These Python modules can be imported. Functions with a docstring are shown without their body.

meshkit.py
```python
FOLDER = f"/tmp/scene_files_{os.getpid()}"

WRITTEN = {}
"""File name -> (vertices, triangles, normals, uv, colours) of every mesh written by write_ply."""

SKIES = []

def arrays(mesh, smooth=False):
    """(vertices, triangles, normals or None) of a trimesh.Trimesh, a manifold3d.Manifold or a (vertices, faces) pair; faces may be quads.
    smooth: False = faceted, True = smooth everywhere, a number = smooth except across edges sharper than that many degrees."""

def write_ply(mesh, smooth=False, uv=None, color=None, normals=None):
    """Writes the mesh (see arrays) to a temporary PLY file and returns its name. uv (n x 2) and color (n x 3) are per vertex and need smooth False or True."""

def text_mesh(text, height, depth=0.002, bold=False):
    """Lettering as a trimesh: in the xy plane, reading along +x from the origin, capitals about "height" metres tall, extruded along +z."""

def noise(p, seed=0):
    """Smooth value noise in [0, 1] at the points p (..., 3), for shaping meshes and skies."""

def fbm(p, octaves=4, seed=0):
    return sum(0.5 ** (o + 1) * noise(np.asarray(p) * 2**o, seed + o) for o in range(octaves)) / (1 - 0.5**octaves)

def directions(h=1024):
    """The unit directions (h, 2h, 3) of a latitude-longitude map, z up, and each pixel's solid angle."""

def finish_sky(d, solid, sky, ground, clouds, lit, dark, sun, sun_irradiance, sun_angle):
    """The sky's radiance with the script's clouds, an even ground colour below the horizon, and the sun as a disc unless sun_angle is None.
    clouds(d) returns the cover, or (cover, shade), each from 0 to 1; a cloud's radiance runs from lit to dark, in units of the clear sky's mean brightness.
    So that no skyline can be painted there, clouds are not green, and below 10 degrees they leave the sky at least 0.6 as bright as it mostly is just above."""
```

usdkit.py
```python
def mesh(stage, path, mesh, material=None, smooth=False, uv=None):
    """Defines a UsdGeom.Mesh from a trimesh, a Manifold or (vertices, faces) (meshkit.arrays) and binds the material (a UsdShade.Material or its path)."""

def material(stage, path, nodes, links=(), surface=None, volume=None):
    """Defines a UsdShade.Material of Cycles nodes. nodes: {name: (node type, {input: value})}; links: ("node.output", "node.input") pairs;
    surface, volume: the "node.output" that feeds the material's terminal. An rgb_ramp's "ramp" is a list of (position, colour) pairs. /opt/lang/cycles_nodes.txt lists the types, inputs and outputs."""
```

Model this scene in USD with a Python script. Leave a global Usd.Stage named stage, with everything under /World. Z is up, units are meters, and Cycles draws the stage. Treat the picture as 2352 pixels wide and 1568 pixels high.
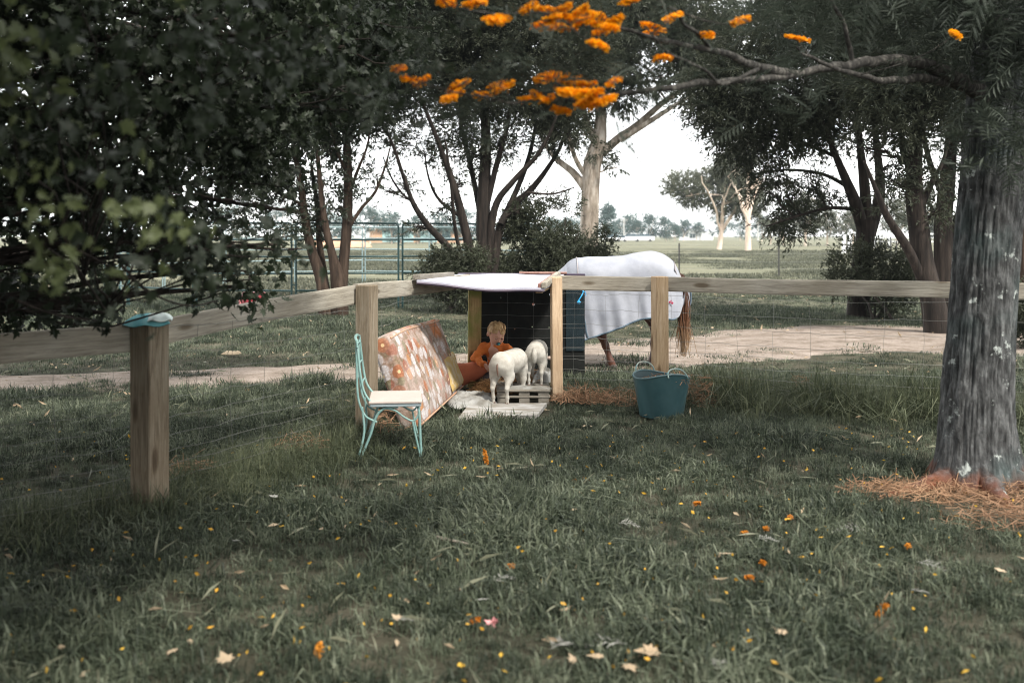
import math, random
import numpy as np
import trimesh
import meshkit, usdkit
from meshkit import noise, fbm
from pxr import Usd, UsdGeom, UsdLux, UsdShade, Gf, Sdf, Vt

stage = Usd.Stage.CreateInMemory()
UsdGeom.SetStageUpAxis(stage, 'Z')
UsdGeom.SetStageMetersPerUnit(stage, 1.0)
UsdGeom.Xform.Define(stage, '/World')
UsdGeom.Scope.Define(stage, '/World/Looks')
L = '/World/Looks/'

# ------------------------------------------------------------------ camera, sky, sun, exposure
EYE = 1.5
cam = UsdGeom.Camera.Define(stage, '/World/camera')
cam.CreateHorizontalApertureAttr(36.0)
cam.CreateVerticalApertureAttr(36.0 * 682 / 1024)
cam.CreateFocalLengthAttr(35.0)
cam.CreateVerticalApertureOffsetAttr(-3.73)
cam.CreateFStopAttr(2.0)
cam.CreateFocusDistanceAttr(9.5)
cam.CreateExposureAttr(1.08)
cam.CreateClippingRangeAttr(Gf.Vec2f(0.05, 5000))
xf = UsdGeom.Xformable(cam)
xf.AddTranslateOp().Set(Gf.Vec3d(0, 0, EYE))
xf.AddRotateXOp().Set(90.0)

SUN = np.array([0.36, -0.52, 0.80]); SUN = SUN / np.linalg.norm(SUN)
sky_mat = usdkit.material(stage, L + 'sky_air', {
    'sky': ('sky_texture', {'sky_type': 'single_scattering', 'sun_disc': False, 'sun_elevation': float(math.asin(SUN[2])),
                            'sun_rotation': float(math.atan2(SUN[0], SUN[1])), 'aerosol_density': 2.0, 'air_density': 1.0}),
    'tc': ('texture_coordinate', {}),
    'map': ('mapping', {'scale': (1.0, 1.0, 2.2)}),
    'n': ('noise_texture', {'scale': 2.6, 'detail': 5.0, 'roughness': 0.55}),
    'r': ('rgb_ramp', {'ramp': [(0.0, (0.5, 0.5, 0.5)), (0.42, (0.66, 0.66, 0.66)), (0.62, (1.0, 1.0, 1.0))]}),
    'mix': ('mix', {'color2': (17.6, 17.7, 17.5)}),
    'bg': ('background_shader', {'strength': 0.078}),
}, [('tc.generated', 'map.vector'), ('map.vector', 'n.vector'), ('n.fac', 'r.fac'), ('r.color', 'mix.fac'), ('sky.color', 'mix.color1'),
    ('mix.color', 'bg.color')], surface='bg.background')
dome = UsdLux.DomeLight.Define(stage, '/World/sky')
UsdShade.MaterialBindingAPI.Apply(dome.GetPrim()).Bind(sky_mat)
dome.GetPrim().SetCustomDataByKey('kind', 'structure')
sun = UsdLux.DistantLight.Define(stage, '/World/sun')
sun.CreateNormalizeAttr(True)
sun.CreateIntensityAttr(0.9)
sun.CreateAngleAttr(7.0)
sun.CreateColorAttr(Gf.Vec3f(1.0, 0.95, 0.87))
_z = Gf.Vec3d(*SUN.tolist())
sun.AddTransformOp().Set(Gf.Matrix4d(Gf.Rotation(Gf.Vec3d(0, 0, 1), _z), Gf.Vec3d(0, 0, 0)))

# ------------------------------------------------------------------ helpers
F = 2287.0


def px(x, y, Y):
    """The point at distance Y that lies in the direction (x, y) of the survey drawing."""
    return np.array([(x - 1176) / F * Y, Y, EYE - (y - 540) / F * Y])


def gp(x, y):
    Y = EYE * F / (y - 540.0)
    return np.array([(x - 1176) / F * Y, Y, 0.0])


used = {}
base_of = {}


def numbered(parent, name):
    k = parent + '/' + name
    n = used.get(k, 0)
    used[k] = n + 1
    return k if n == 0 else f'{k}_{n:03d}'


def tag(prim, label=None, cat=None, group=None, kind=None):
    p = prim if isinstance(prim, Usd.Prim) else stage.GetPrimAtPath(prim)
    for k, v in (('label', label), ('category', cat), ('group', group), ('kind', kind)):
        if v:
            p.SetCustomDataByKey(k, v)


def thing(name, label, cat, loc=(0, 0, 0), group=None, kind=None):
    path = numbered('/World', name)
    x = UsdGeom.Xform.Define(stage, path)
    x.AddTranslateOp().Set(Gf.Vec3d(*[float(v) for v in loc]))
    base_of[path] = np.asarray(loc, float)
    tag(path, label, cat, group, kind)
    return path


def arr(mesh):
    if hasattr(mesh, 'to_mesh'):
        m = mesh.to_mesh()
        return np.array(m.vert_properties[:, :3], float), np.array(m.tri_verts)
    if isinstance(mesh, tuple):
        v, f = np.asarray(mesh[0], float), np.asarray(mesh[1], int)
        if f.shape[1] == 4:
            f = np.vstack([f[:, [0, 1, 2]], f[:, [0, 2, 3]]])
        return v, f
    return np.array(mesh.vertices, float), np.array(mesh.faces)


def obj(name, mesh, mat, parent='/World', smooth=False, label=None, cat=None, group=None, kind=None, xf=None, uv=None):
    """One Mesh prim; points are given in world space (or in the mesh's own frame when xf, a 4x4 to world, is given)."""
    path = numbered(parent, name)
    top = '/'.join(parent.split('/')[:3])
    off = base_of.get(top, np.zeros(3))
    v, f = arr(mesh)
    if xf is None:
        v = v - off
    m = usdkit.mesh(stage, path, (v, f), L + mat, smooth=smooth, uv=uv)
    if xf is not None:
        M = np.array(xf, float).copy()
        M[:3, 3] -= off
        m.AddTransformOp().Set(Gf.Matrix4d(*M.T.ravel().tolist()))
    tag(path, label, cat, group, kind)
    return path


def cat_mesh(parts):
    vs, fs, n = [], [], 0
    for p in parts:
        v, f = arr(p)
        vs.append(v); fs.append(f + n); n += len(v)
    return np.vstack(vs), np.vstack(fs)


def unit(v):
    v = np.asarray(v, float)
    return v / np.maximum(np.linalg.norm(v, axis=-1, keepdims=True), 1e-12)


def tube(pts, rad, n=8, cap=True):
    pts = np.asarray(pts, float)
    rad = np.broadcast_to(np.asarray(rad, float), (len(pts),))
    t = unit(np.gradient(pts, axis=0))
    u = np.cross(t[0], [0, 0, 1.0])
    if np.linalg.norm(u) < 1e-3:
        u = np.cross(t[0], [1.0, 0, 0])
    us = []
    u = unit(u)
    for k in range(len(pts)):
        u = unit(u - t[k] * np.dot(u, t[k]))
        us.append(u)
    us = np.array(us)
    w = np.cross(t, us)
    a = np.linspace(0, 2 * np.pi, n, endpoint=False)
    ring = pts[:, None] + rad[:, None, None] * (np.cos(a)[None, :, None] * us[:, None] + np.sin(a)[None, :, None] * w[:, None])
    v = ring.reshape(-1, 3)
    i = np.arange(len(pts) - 1)[:, None] * n
    j = np.arange(n)[None]
    k = (j + 1) % n
    q = np.stack([i + j, i + k, i + n + k, i + n + j], -1).reshape(-1, 4)
    f = np.vstack([q[:, [0, 1, 2]], q[:, [0, 2, 3]]])
    if cap:
        v = np.vstack([v, pts[0], pts[-1]])
        c0, c1 = len(v) - 2, len(v) - 1
        e = (len(pts) - 1) * n
        jj = np.arange(n); kk = (jj + 1) % n
        f = np.vstack([f, np.stack([np.full(n, c0), kk, jj], 1), np.stack([np.full(n, c1), e + jj, e + kk], 1)])
    return v, f


def smoothline(pts, m=6):
    """Catmull-Rom through the rows of pts (any columns)."""
    p = np.asarray(pts, float)
    p = np.vstack([2 * p[0] - p[1], p, 2 * p[-1] - p[-2]])
    out = []
    for k in range(1, len(p) - 2):
        for s in np.linspace(0, 1, m, endpoint=False):
            a, b, c, d = p[k - 1], p[k], p[k + 1], p[k + 2]
            out.append(0.5 * ((2 * b) + (-a + c) * s + (2 * a - 5 * b + 4 * c - d) * s * s + (-a + 3 * b - 3 * c + d) * s ** 3))
    out.append(p[-2])
    return np.array(out)


def box(lo, hi, bev=0.004):
    """A box with chamfered edges."""
    lo, hi = np.asarray(lo, float), np.asarray(hi, float)
    bev = min(bev, 0.3 * (hi - lo).min())
    pts = []
    for sx in (0, 1):
        for sy in (0, 1):
            for sz in (0, 1):
                c = np.where([sx, sy, sz], hi, lo)
                d = np.where([sx, sy, sz], -bev, bev)
                for ax in range(3):
                    e = d.copy(); e[ax] = 0
                    pts.append(c + e)
    return trimesh.convex.convex_hull(np.array(pts))


def frame(origin, xdir, up=(0, 0, 1)):
    x = unit(xdir); y = unit(np.cross(up, x)); z = np.cross(x, y)
    M = np.eye(4); M[:3, 0], M[:3, 1], M[:3, 2], M[:3, 3] = x, y, z, origin
    return M


def moved(mesh, M):
    v, f = arr(mesh)
    return v @ np.asarray(M)[:3, :3].T + np.asarray(M)[:3, 3], f


def rotz(a, loc=(0, 0, 0)):
    M = np.eye(4); c, s = math.cos(a), math.sin(a)
    M[:2, :2] = [[c, -s], [s, c]]; M[:3, 3] = loc
    return M


def surfnet(f, lo, hi, h):
    """Naive surface nets of the field f(points) = 0, inside negative."""
    lo, hi = np.asarray(lo, float), np.asarray(hi, float)
    n = np.ceil((hi - lo) / h).astype(int) + 1
    ax = [lo[k] + h * np.arange(n[k]) for k in range(3)]
    g = np.stack(np.meshgrid(*ax, indexing='ij'), -1)
    val = np.concatenate([f(s.reshape(-1, 3)).reshape(s.shape[:-1]) for s in np.array_split(g, max(1, g.size // 900000))], 0)
    s = val < 0
    c = [(i, j, k) for i in (0, 1) for j in (0, 1) for k in (0, 1)]
    sl = lambda a, o: a[o[0]:a.shape[0] - 1 + o[0], o[1]:a.shape[1] - 1 + o[1], o[2]:a.shape[2] - 1 + o[2]]
    cnt = sum(sl(s, o).astype(int) for o in c)
    idx = np.argwhere((cnt > 0) & (cnt < 8))
    acc, num = np.zeros((len(idx), 3)), np.zeros(len(idx))
    for a in c:
        for k in range(3):
            if a[k] == 0:
                b = list(a); b[k] = 1
                ia, ib = idx + np.array(a), idx + np.array(b)
                va, vb = val[tuple(ia.T)], val[tuple(ib.T)]
                cross = (va < 0) != (vb < 0)
                t = np.where(cross, va / np.where(cross, va - vb, 1), 0)
                p = ia.astype(float); p[:, k] += t
                acc[cross] += p[cross]; num[cross] += 1
    v = lo + h * acc / num[:, None]
    imap = -np.ones(np.array(val.shape) - 1, int)
    imap[tuple(idx.T)] = np.arange(len(idx))
    faces = []
    for k in range(3):
        a, b = [x for x in range(3) if x != k]
        s0 = np.take(s, range(0, s.shape[k] - 1), k); s1 = np.take(s, range(1, s.shape[k]), k)
        e = np.argwhere(s0 != s1)
        e = e[(e[:, a] > 0) & (e[:, b] > 0) & (e[:, a] < s.shape[a] - 1) & (e[:, b] < s.shape[b] - 1)]
        ins = s0[tuple(e.T)]
        q = []
        for da, db in ((-1, -1), (0, -1), (0, 0), (-1, 0)):
            o = e.copy(); o[:, a] += da; o[:, b] += db
            q.append(imap[tuple(o.T)])
        q = np.stack(q, 1)
        flip = ins if k != 1 else ~ins
        q[~flip] = q[~flip][:, ::-1]
        faces.append(q)
    q = np.vstack(faces)
    q = q[(q >= 0).all(1)]
    return v, np.vstack([q[:, [0, 1, 2]], q[:, [0, 2, 3]]])


def cap_d(p, a, b, ra, rb):
    a, b = np.asarray(a, float), np.asarray(b, float)
    ab = b - a
    t = np.clip(((p - a) @ ab) / max(ab @ ab, 1e-12), 0, 1)
    return np.linalg.norm(p - a - t[:, None] * ab, axis=1) - (ra + t * (rb - ra))


def ell_d(p, c, r, R=None):
    q = p - np.asarray(c, float)
    if R is not None:
        q = q @ R
    r = np.asarray(r, float)
    k0 = np.linalg.norm(q / r, axis=1); k1 = np.linalg.norm(q / r ** 2, axis=1)
    return k0 * (k0 - 1) / np.maximum(k1, 1e-9)


def smin(a, b, k):
    h = np.clip(0.5 + 0.5 * (b - a) / k, 0, 1)
    return b + (a - b) * h - k * h * (1 - h)


def blend(prims, p):
    d = None
    for kind, args, k in prims:
        e = cap_d(p, *args) if kind == 'c' else ell_d(p, *args)
        d = e if d is None else smin(d, e, k)
    return d


def chain(pts, rad, k=0.02):
    return [('c', (pts[i], pts[i + 1], rad[i], rad[i + 1]), k) for i in range(len(pts) - 1)]


# ------------------------------------------------------------------ materials
def mat(name, nodes, links, surface='p.BSDF'):
    return usdkit.material(stage, L + name, nodes, links, surface=surface)


def plain(name, c1, c2=None, rough=0.8, scale=8.0, stretch=(1, 1, 1), bump=0.0, bscale=60.0, bdist=0.01, detail=4.0, lo=0.35, hi=0.65, metal=0.0, spec=0.5, space='object'):
    """Two colours mixed by noise, with fine relief."""
    c2 = c1 if c2 is None else c2
    nodes = {'tc': ('texture_coordinate', {}), 'map': ('mapping', {'scale': stretch}),
             'n': ('noise_texture', {'scale': scale, 'detail': detail, 'roughness': 0.6}),
             'r': ('rgb_ramp', {'ramp': [(lo, c1), (hi, c2)]}),
             'p': ('principled_bsdf', {'roughness': rough, 'metallic': metal, 'specular_ior_level': spec})}
    links = [('tc.object', 'map.vector'), ('map.vector', 'n.vector'), ('n.fac', 'r.fac'), ('r.color', 'p.base_color')]
    if bump:
        nodes['n2'] = ('noise_texture', {'scale': bscale, 'detail': 3.0})
        nodes['b'] = ('bump', {'strength': bump, 'distance': bdist})
        links += [('map.vector', 'n2.vector'), ('n2.fac', 'b.height'), ('b.normal', 'p.normal')]
    return mat(name, nodes, links)


def leafmat(name, ramp, trans=0.35, rough=0.55, instanced=False, spec=0.3):
    """Leaves: a colour of its own for every leaf, some light passing through."""
    nodes = {'g': ('geometry', {}), 'r': ('rgb_ramp', {'ramp': ramp}),
             'tc': ('texture_coordinate', {}), 'nz': ('noise_texture', {'scale': 1.1, 'detail': 2.0}),
             'ad': ('math', {'math_type': 'multiply_add', 'value2': 0.55, 'value3': 0.0}),
             'ad2': ('math', {'math_type': 'multiply_add', 'value2': 0.9}),
             'sub': ('math', {'math_type': 'subtract', 'value2': 0.225}),
             'p': ('principled_bsdf', {'roughness': rough, 'specular_ior_level': spec}), 't': ('translucent_bsdf', {}), 'm': ('mix_closure', {'fac': trans})}
    links = [('g.random_per_island', 'ad.value1'), ('tc.object', 'nz.vector'), ('nz.fac', 'ad2.value1'), ('ad.value', 'ad2.value3'),
             ('ad2.value', 'sub.value1'), ('sub.value', 'r.fac'), ('r.color', 'p.base_color'), ('r.color', 't.color'),
             ('p.BSDF', 'm.closure1'), ('t.BSDF', 'm.closure2')]
    if instanced:
        nodes['oi'] = ('object_info', {})
        links = [x for x in links if x[1] not in ('ad2.value1', 'sub.value1', 'r.fac')] + [('oi.random', 'ad2.value1'), ('ad2.value', 'sub.value1'), ('sub.value', 'r.fac')]
    return mat(name, nodes, links, 'm.closure')


def woodmat(name, dark, mid, light, knots=True, moss=None):
    """Timber whose grain runs along its own x axis."""
    nodes = {'tc': ('texture_coordinate', {}), 'map': ('mapping', {'scale': (1.6, 24.0, 24.0)}),
             'n': ('noise_texture', {'scale': 2.2, 'detail': 9.0, 'roughness': 0.72, 'distortion': 0.8}),
             'r': ('rgb_ramp', {'ramp': [(0.3, dark), (0.48, mid), (0.72, light)]}),
             'map2': ('mapping', {'scale': (2.2, 7.0, 7.0)}),
             'v': ('voronoi_texture', {'scale': 1.0, 'randomness': 1.0}),
             'kr': ('rgb_ramp', {'ramp': [(0.0, (0.25, 0.2, 0.15)), (0.12, (0.42, 0.36, 0.3)), (0.2, (1, 1, 1))]}),
             'mu': ('mix', {'mix_type': 'multiply', 'fac': 0.9 if knots else 0.0}),
             'big': ('noise_texture', {'scale': 1.7, 'detail': 3.0}),
             'br': ('rgb_ramp', {'ramp': [(0.3, (0.72, 0.66, 0.58)), (0.7, (1.12, 1.12, 1.12))]}),
             'mu2': ('mix', {'mix_type': 'multiply', 'fac': 0.85}),
             'n2': ('noise_texture', {'scale': 6.0, 'detail': 6.0, 'roughness': 0.7}),
             'b': ('bump', {'strength': 0.5, 'distance': 0.006}),
             'p': ('principled_bsdf', {'roughness': 0.85, 'specular_ior_level': 0.25})}
    links = [('tc.object', 'map.vector'), ('map.vector', 'n.vector'), ('n.fac', 'r.fac'), ('tc.object', 'map2.vector'), ('map2.vector', 'v.vector'),
             ('v.distance', 'kr.fac'), ('r.color', 'mu.color1'), ('kr.color', 'mu.color2'), ('tc.object', 'big.vector'), ('big.fac', 'br.fac'),
             ('mu.color', 'mu2.color1'), ('br.color', 'mu2.color2'), ('map.vector', 'n2.vector'), ('n2.fac', 'b.height'), ('b.normal', 'p.normal')]
    last = 'mu2.color'
    if moss:
        nodes['mn'] = ('noise_texture', {'scale': 5.0, 'detail': 4.0})
        nodes['mr'] = ('rgb_ramp', {'ramp': [(0.42, (0, 0, 0)), (0.62, (1, 1, 1))]})
        nodes['mm'] = ('mix', {'color2': moss})
        links += [('tc.object', 'mn.vector'), ('mn.fac', 'mr.fac'), ('mr.color', 'mm.fac'), (last, 'mm.color1')]
        last = 'mm.color'
    links.append((last, 'p.base_color'))
    return mat(name, nodes, links)


woodmat('rail_timber', (0.12, 0.105, 0.085), (0.25, 0.232, 0.195), (0.37, 0.35, 0.30))
woodmat('post_timber', (0.17, 0.115, 0.07), (0.31, 0.225, 0.14), (0.42, 0.33, 0.23))
woodmat('weathered_post', (0.07, 0.054, 0.037), (0.15, 0.12, 0.084), (0.245, 0.218, 0.172))
woodmat('mossy_timber', (0.16, 0.10, 0.04), (0.30, 0.21, 0.10), (0.40, 0.30, 0.15), moss=(0.16, 0.17, 0.045))
woodmat('pale_timber', (0.24, 0.17, 0.11), (0.42, 0.31, 0.21), (0.52, 0.41, 0.29), knots=False)
woodmat('pallet_timber', (0.08, 0.072, 0.06), (0.17, 0.157, 0.135), (0.28, 0.262, 0.23), knots=False)
plain('red_timber', (0.16, 0.07, 0.055), (0.26, 0.15, 0.12), scale=6, bump=0.4)
plain('wire_steel', (0.22, 0.225, 0.21), (0.11, 0.11, 0.10), rough=0.5, metal=0.6, scale=3)
plain('wire_old', (0.13, 0.135, 0.125), (0.07, 0.07, 0.06), rough=0.6, metal=0.3, scale=3)
plain('wire_dark', (0.03, 0.03, 0.028), (0.05, 0.045, 0.04), rough=0.6)
plain('dark_board', (0.005, 0.0055, 0.005), (0.009, 0.010, 0.009), rough=0.75, spec=0.15, bump=0.2)
plain('roof_white', (0.42, 0.42, 0.48), (0.28, 0.28, 0.33), rough=0.55, scale=5, lo=0.3, hi=0.75)
plain('roof_edge', (0.025, 0.018, 0.04), (0.05, 0.03, 0.05), rough=0.6)
plain('blue_rope', (0.02, 0.22, 0.48), (0.03, 0.32, 0.6), rough=0.6)
plain('tub_rubber', (0.020, 0.050, 0.056), (0.032, 0.066, 0.072), rough=0.27, scale=5, bump=0.12, bscale=40)
plain('tub_inside', (0.010, 0.025, 0.03), (0.014, 0.04, 0.045), rough=0.55)
plain('tub_handle', (0.06, 0.15, 0.16), (0.28, 0.27, 0.22), rough=0.6, scale=14)
plain('chair_teal', (0.13, 0.24, 0.225), (0.19, 0.30, 0.28), rough=0.45, scale=20, bump=0.15)
plain('chair_seat_pink', (0.40, 0.34, 0.305), (0.36, 0.305, 0.27), rough=0.6, scale=4)
plain('seat_edge_blue', (0.26, 0.32, 0.34), (0.20, 0.25, 0.27), rough=0.6)
plain('wool', (0.41, 0.395, 0.355), (0.29, 0.27, 0.235), rough=0.95, scale=9, bump=0.35, bscale=120, bdist=0.006, spec=0.1)
plain('hoof', (0.07, 0.035, 0.022), (0.12, 0.065, 0.045), rough=0.6, scale=30)
plain('lamb_ear', (0.45, 0.33, 0.28), (0.5, 0.4, 0.34), rough=0.9)
plain('eye_dark', (0.01, 0.008, 0.006), rough=0.15)
plain('horse_coat', (0.085, 0.027, 0.012), (0.045, 0.015, 0.008), rough=0.5, scale=6, bump=0.15, bscale=150)
plain('horse_hoof', (0.05, 0.04, 0.035), (0.09, 0.07, 0.06), rough=0.5)
plain('rug_white', (0.26, 0.27, 0.30), (0.185, 0.195, 0.225), rough=0.75, scale=3.0, bump=0.25, bscale=18, bdist=0.012)
plain('rug_trim', (0.045, 0.075, 0.10), (0.06, 0.09, 0.12), rough=0.7)
plain('rug_mesh', (0.30, 0.27, 0.27), (0.24, 0.22, 0.23), rough=0.8)
plain('emblem_red', (0.28, 0.012, 0.05), rough=0.6)
plain('skin', (0.44, 0.235, 0.165), (0.48, 0.255, 0.185), rough=0.5, scale=20)
plain('lip_shadow', (0.30, 0.09, 0.07), rough=0.6)
plain('sweater', (0.52, 0.135, 0.018), (0.44, 0.105, 0.014), rough=0.9, scale=14, bump=0.4, bscale=160, bdist=0.003)
plain('trousers', (0.06, 0.055, 0.06), (0.08, 0.07, 0.075), rough=0.9)
plain('hair_blond', (0.52, 0.35, 0.17), (0.22, 0.125, 0.05), rough=0.6, scale=26, stretch=(1, 1, 0.25), bump=0.8, bscale=70, bdist=0.004)
plain('pacifier_teal', (0.02, 0.24, 0.24), rough=0.3)
plain('pacifier_dark', (0.01, 0.05, 0.06), rough=0.35)
plain('rust_cloth', (0.40, 0.11, 0.05), (0.34, 0.09, 0.04), rough=0.9, scale=7, bump=0.3, bscale=120, bdist=0.003)
plain('sheet_white', (0.26, 0.26, 0.25), (0.13, 0.12, 0.10), rough=0.85, scale=5, bump=0.4, bscale=25)
plain('board_pale', (0.33, 0.325, 0.315), (0.15, 0.13, 0.10), rough=0.8, scale=4, stretch=(1, 3, 1), bump=0.3, bscale=60)
plain('yard_steel', (0.02, 0.055, 0.055), (0.03, 0.075, 0.075), rough=0.5, scale=20, metal=0.2)
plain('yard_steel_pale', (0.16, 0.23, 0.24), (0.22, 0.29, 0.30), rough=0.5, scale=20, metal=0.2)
plain('picket_steel', (0.02, 0.02, 0.02), (0.035, 0.033, 0.03), rough=0.6)
plain('white_paint', (0.78, 0.79, 0.8), (0.70, 0.71, 0.72), rough=0.6)
plain('house_brick', (0.40, 0.24, 0.15), (0.45, 0.29, 0.19), rough=0.85, scale=2)
plain('house_roof_grey', (0.38, 0.38, 0.38), (0.45, 0.45, 0.45), rough=0.7)
plain('house_teal', (0.26, 0.40, 0.40), (0.30, 0.44, 0.43), rough=0.6)
plain('window_dark', (0.03, 0.05, 0.06), rough=0.1)
plain('red_plastic', (0.20, 0.012, 0.02), (0.15, 0.01, 0.015), rough=0.4)
plain('red_plastic_pale', (0.6, 0.2, 0.2), rough=0.5)
plain('bag_turquoise', (0.05, 0.27, 0.31), (0.20, 0.44, 0.47), rough=0.75, scale=9, bump=0.6, bscale=40)
plain('bag_white', (0.68, 0.74, 0.72), (0.5, 0.6, 0.58), rough=0.45, scale=12)
plain('pole_grey', (0.4, 0.4, 0.38), rough=0.8)
leafmat('petal_orange', [(0.0, (0.82, 0.31, 0.004)), (0.5, (0.90, 0.48, 0.006)), (1.0, (0.92, 0.62, 0.02))], trans=0.5, rough=0.6)
leafmat('fallen_orange', [(0.0, (0.42, 0.13, 0.01)), (0.5, (0.5, 0.22, 0.02)), (1.0, (0.55, 0.33, 0.05))], trans=0.2, rough=0.7)
leafmat('yellow_petal', [(0.0, (0.42, 0.20, 0.02)), (0.4, (0.5, 0.33, 0.04)), (0.8, (0.52, 0.44, 0.12)), (1.0, (0.5, 0.46, 0.3))], trans=0.2, rough=0.7)
leafmat('dry_leaf', [(0.0, (0.24, 0.17, 0.10)), (0.5, (0.42, 0.34, 0.24)), (1.0, (0.58, 0.51, 0.42))], trans=0.15, rough=0.8)
leafmat('silver_leaf', [(0.0, (0.22, 0.22, 0.20)), (1.0, (0.40, 0.39, 0.36))], trans=0.15, rough=0.8)
leafmat('pink_petal', [(0.0, (0.6, 0.28, 0.28)), (1.0, (0.72, 0.45, 0.42))], trans=0.2, rough=0.8)
leafmat('straw', [(0.0, (0.30, 0.15, 0.06)), (0.5, (0.44, 0.26, 0.11)), (1.0, (0.55, 0.40, 0.2))], trans=0.1, rough=0.8)
leafmat('rust_straw', [(0.0, (0.13, 0.07, 0.042)), (0.35, (0.27, 0.16, 0.092)), (0.65, (0.43, 0.30, 0.18)), (1.0, (0.58, 0.48, 0.32))], trans=0.1, rough=0.8)
leafmat('grass_blade', [(0.0, (0.022, 0.030, 0.018)), (0.3, (0.056, 0.070, 0.044)), (0.55, (0.106, 0.123, 0.080)), (0.75, (0.195, 0.21, 0.150)), (0.92, (0.43, 0.435, 0.345))], trans=0.25, rough=0.6, instanced=True)
leafmat('tall_grass_blade', [(0.0, (0.034, 0.043, 0.022)), (0.4, (0.07, 0.082, 0.044)), (0.75, (0.12, 0.128, 0.072)), (0.95, (0.30, 0.28, 0.18))], trans=0.25, rough=0.6, instanced=True)
leafmat('field_blade', [(0.0, (0.055, 0.060, 0.042)), (0.45, (0.10, 0.105, 0.072)), (0.8, (0.185, 0.178, 0.125)), (1.0, (0.33, 0.31, 0.235))], trans=0.25, rough=0.6, instanced=True)
leafmat('near_leaf', [(0.0, (0.008, 0.012, 0.006)), (0.35, (0.022, 0.031, 0.017)), (0.52, (0.066, 0.085, 0.046)), (0.7, (0.14, 0.165, 0.08)), (0.9, (0.23, 0.235, 0.10))], trans=0.35, rough=0.5)  # lighter stops of this ramp paint in softly lit clusters
leafmat('near_leaf_lit', [(0.0, (0.045, 0.058, 0.026)), (0.5, (0.105, 0.125, 0.05)), (1.0, (0.22, 0.22, 0.085))], trans=0.45, rough=0.5)  # brighter green, painting leaves that catch the sun
leafmat('dark_leaf', [(0.0, (0.010, 0.014, 0.008)), (0.5, (0.027, 0.035, 0.019)), (1.0, (0.075, 0.09, 0.048))], trans=0.2, rough=0.55)
leafmat('paperbark_leaf', [(0.0, (0.022, 0.026, 0.016)), (0.5, (0.045, 0.052, 0.03)), (0.8, (0.075, 0.085, 0.045)), (1.0, (0.15, 0.15, 0.06))], trans=0.3, rough=0.6)
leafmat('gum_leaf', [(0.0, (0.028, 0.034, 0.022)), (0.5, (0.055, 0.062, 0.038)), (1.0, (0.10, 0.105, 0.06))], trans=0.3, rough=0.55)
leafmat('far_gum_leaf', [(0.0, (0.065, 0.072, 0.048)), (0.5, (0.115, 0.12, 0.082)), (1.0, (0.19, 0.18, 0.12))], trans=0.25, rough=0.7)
leafmat('hazed_tree_leaf', [(0.0, (0.07, 0.11, 0.105)), (0.5, (0.11, 0.15, 0.135)), (1.0, (0.19, 0.185, 0.14))], trans=0.25, rough=0.7)  # distance haze put into the leaf colour as a paler teal
leafmat('shrub_leaf', [(0.0, (0.022, 0.026, 0.015)), (0.5, (0.058, 0.066, 0.038)), (1.0, (0.13, 0.14, 0.08))], trans=0.25, rough=0.55)
leafmat('silky_leaf', [(0.0, (0.028, 0.036, 0.027)), (0.5, (0.055, 0.068, 0.05)), (0.85, (0.09, 0.11, 0.085)), (1.0, (0.2, 0.24, 0.21))], trans=0.3, rough=0.6)


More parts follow.
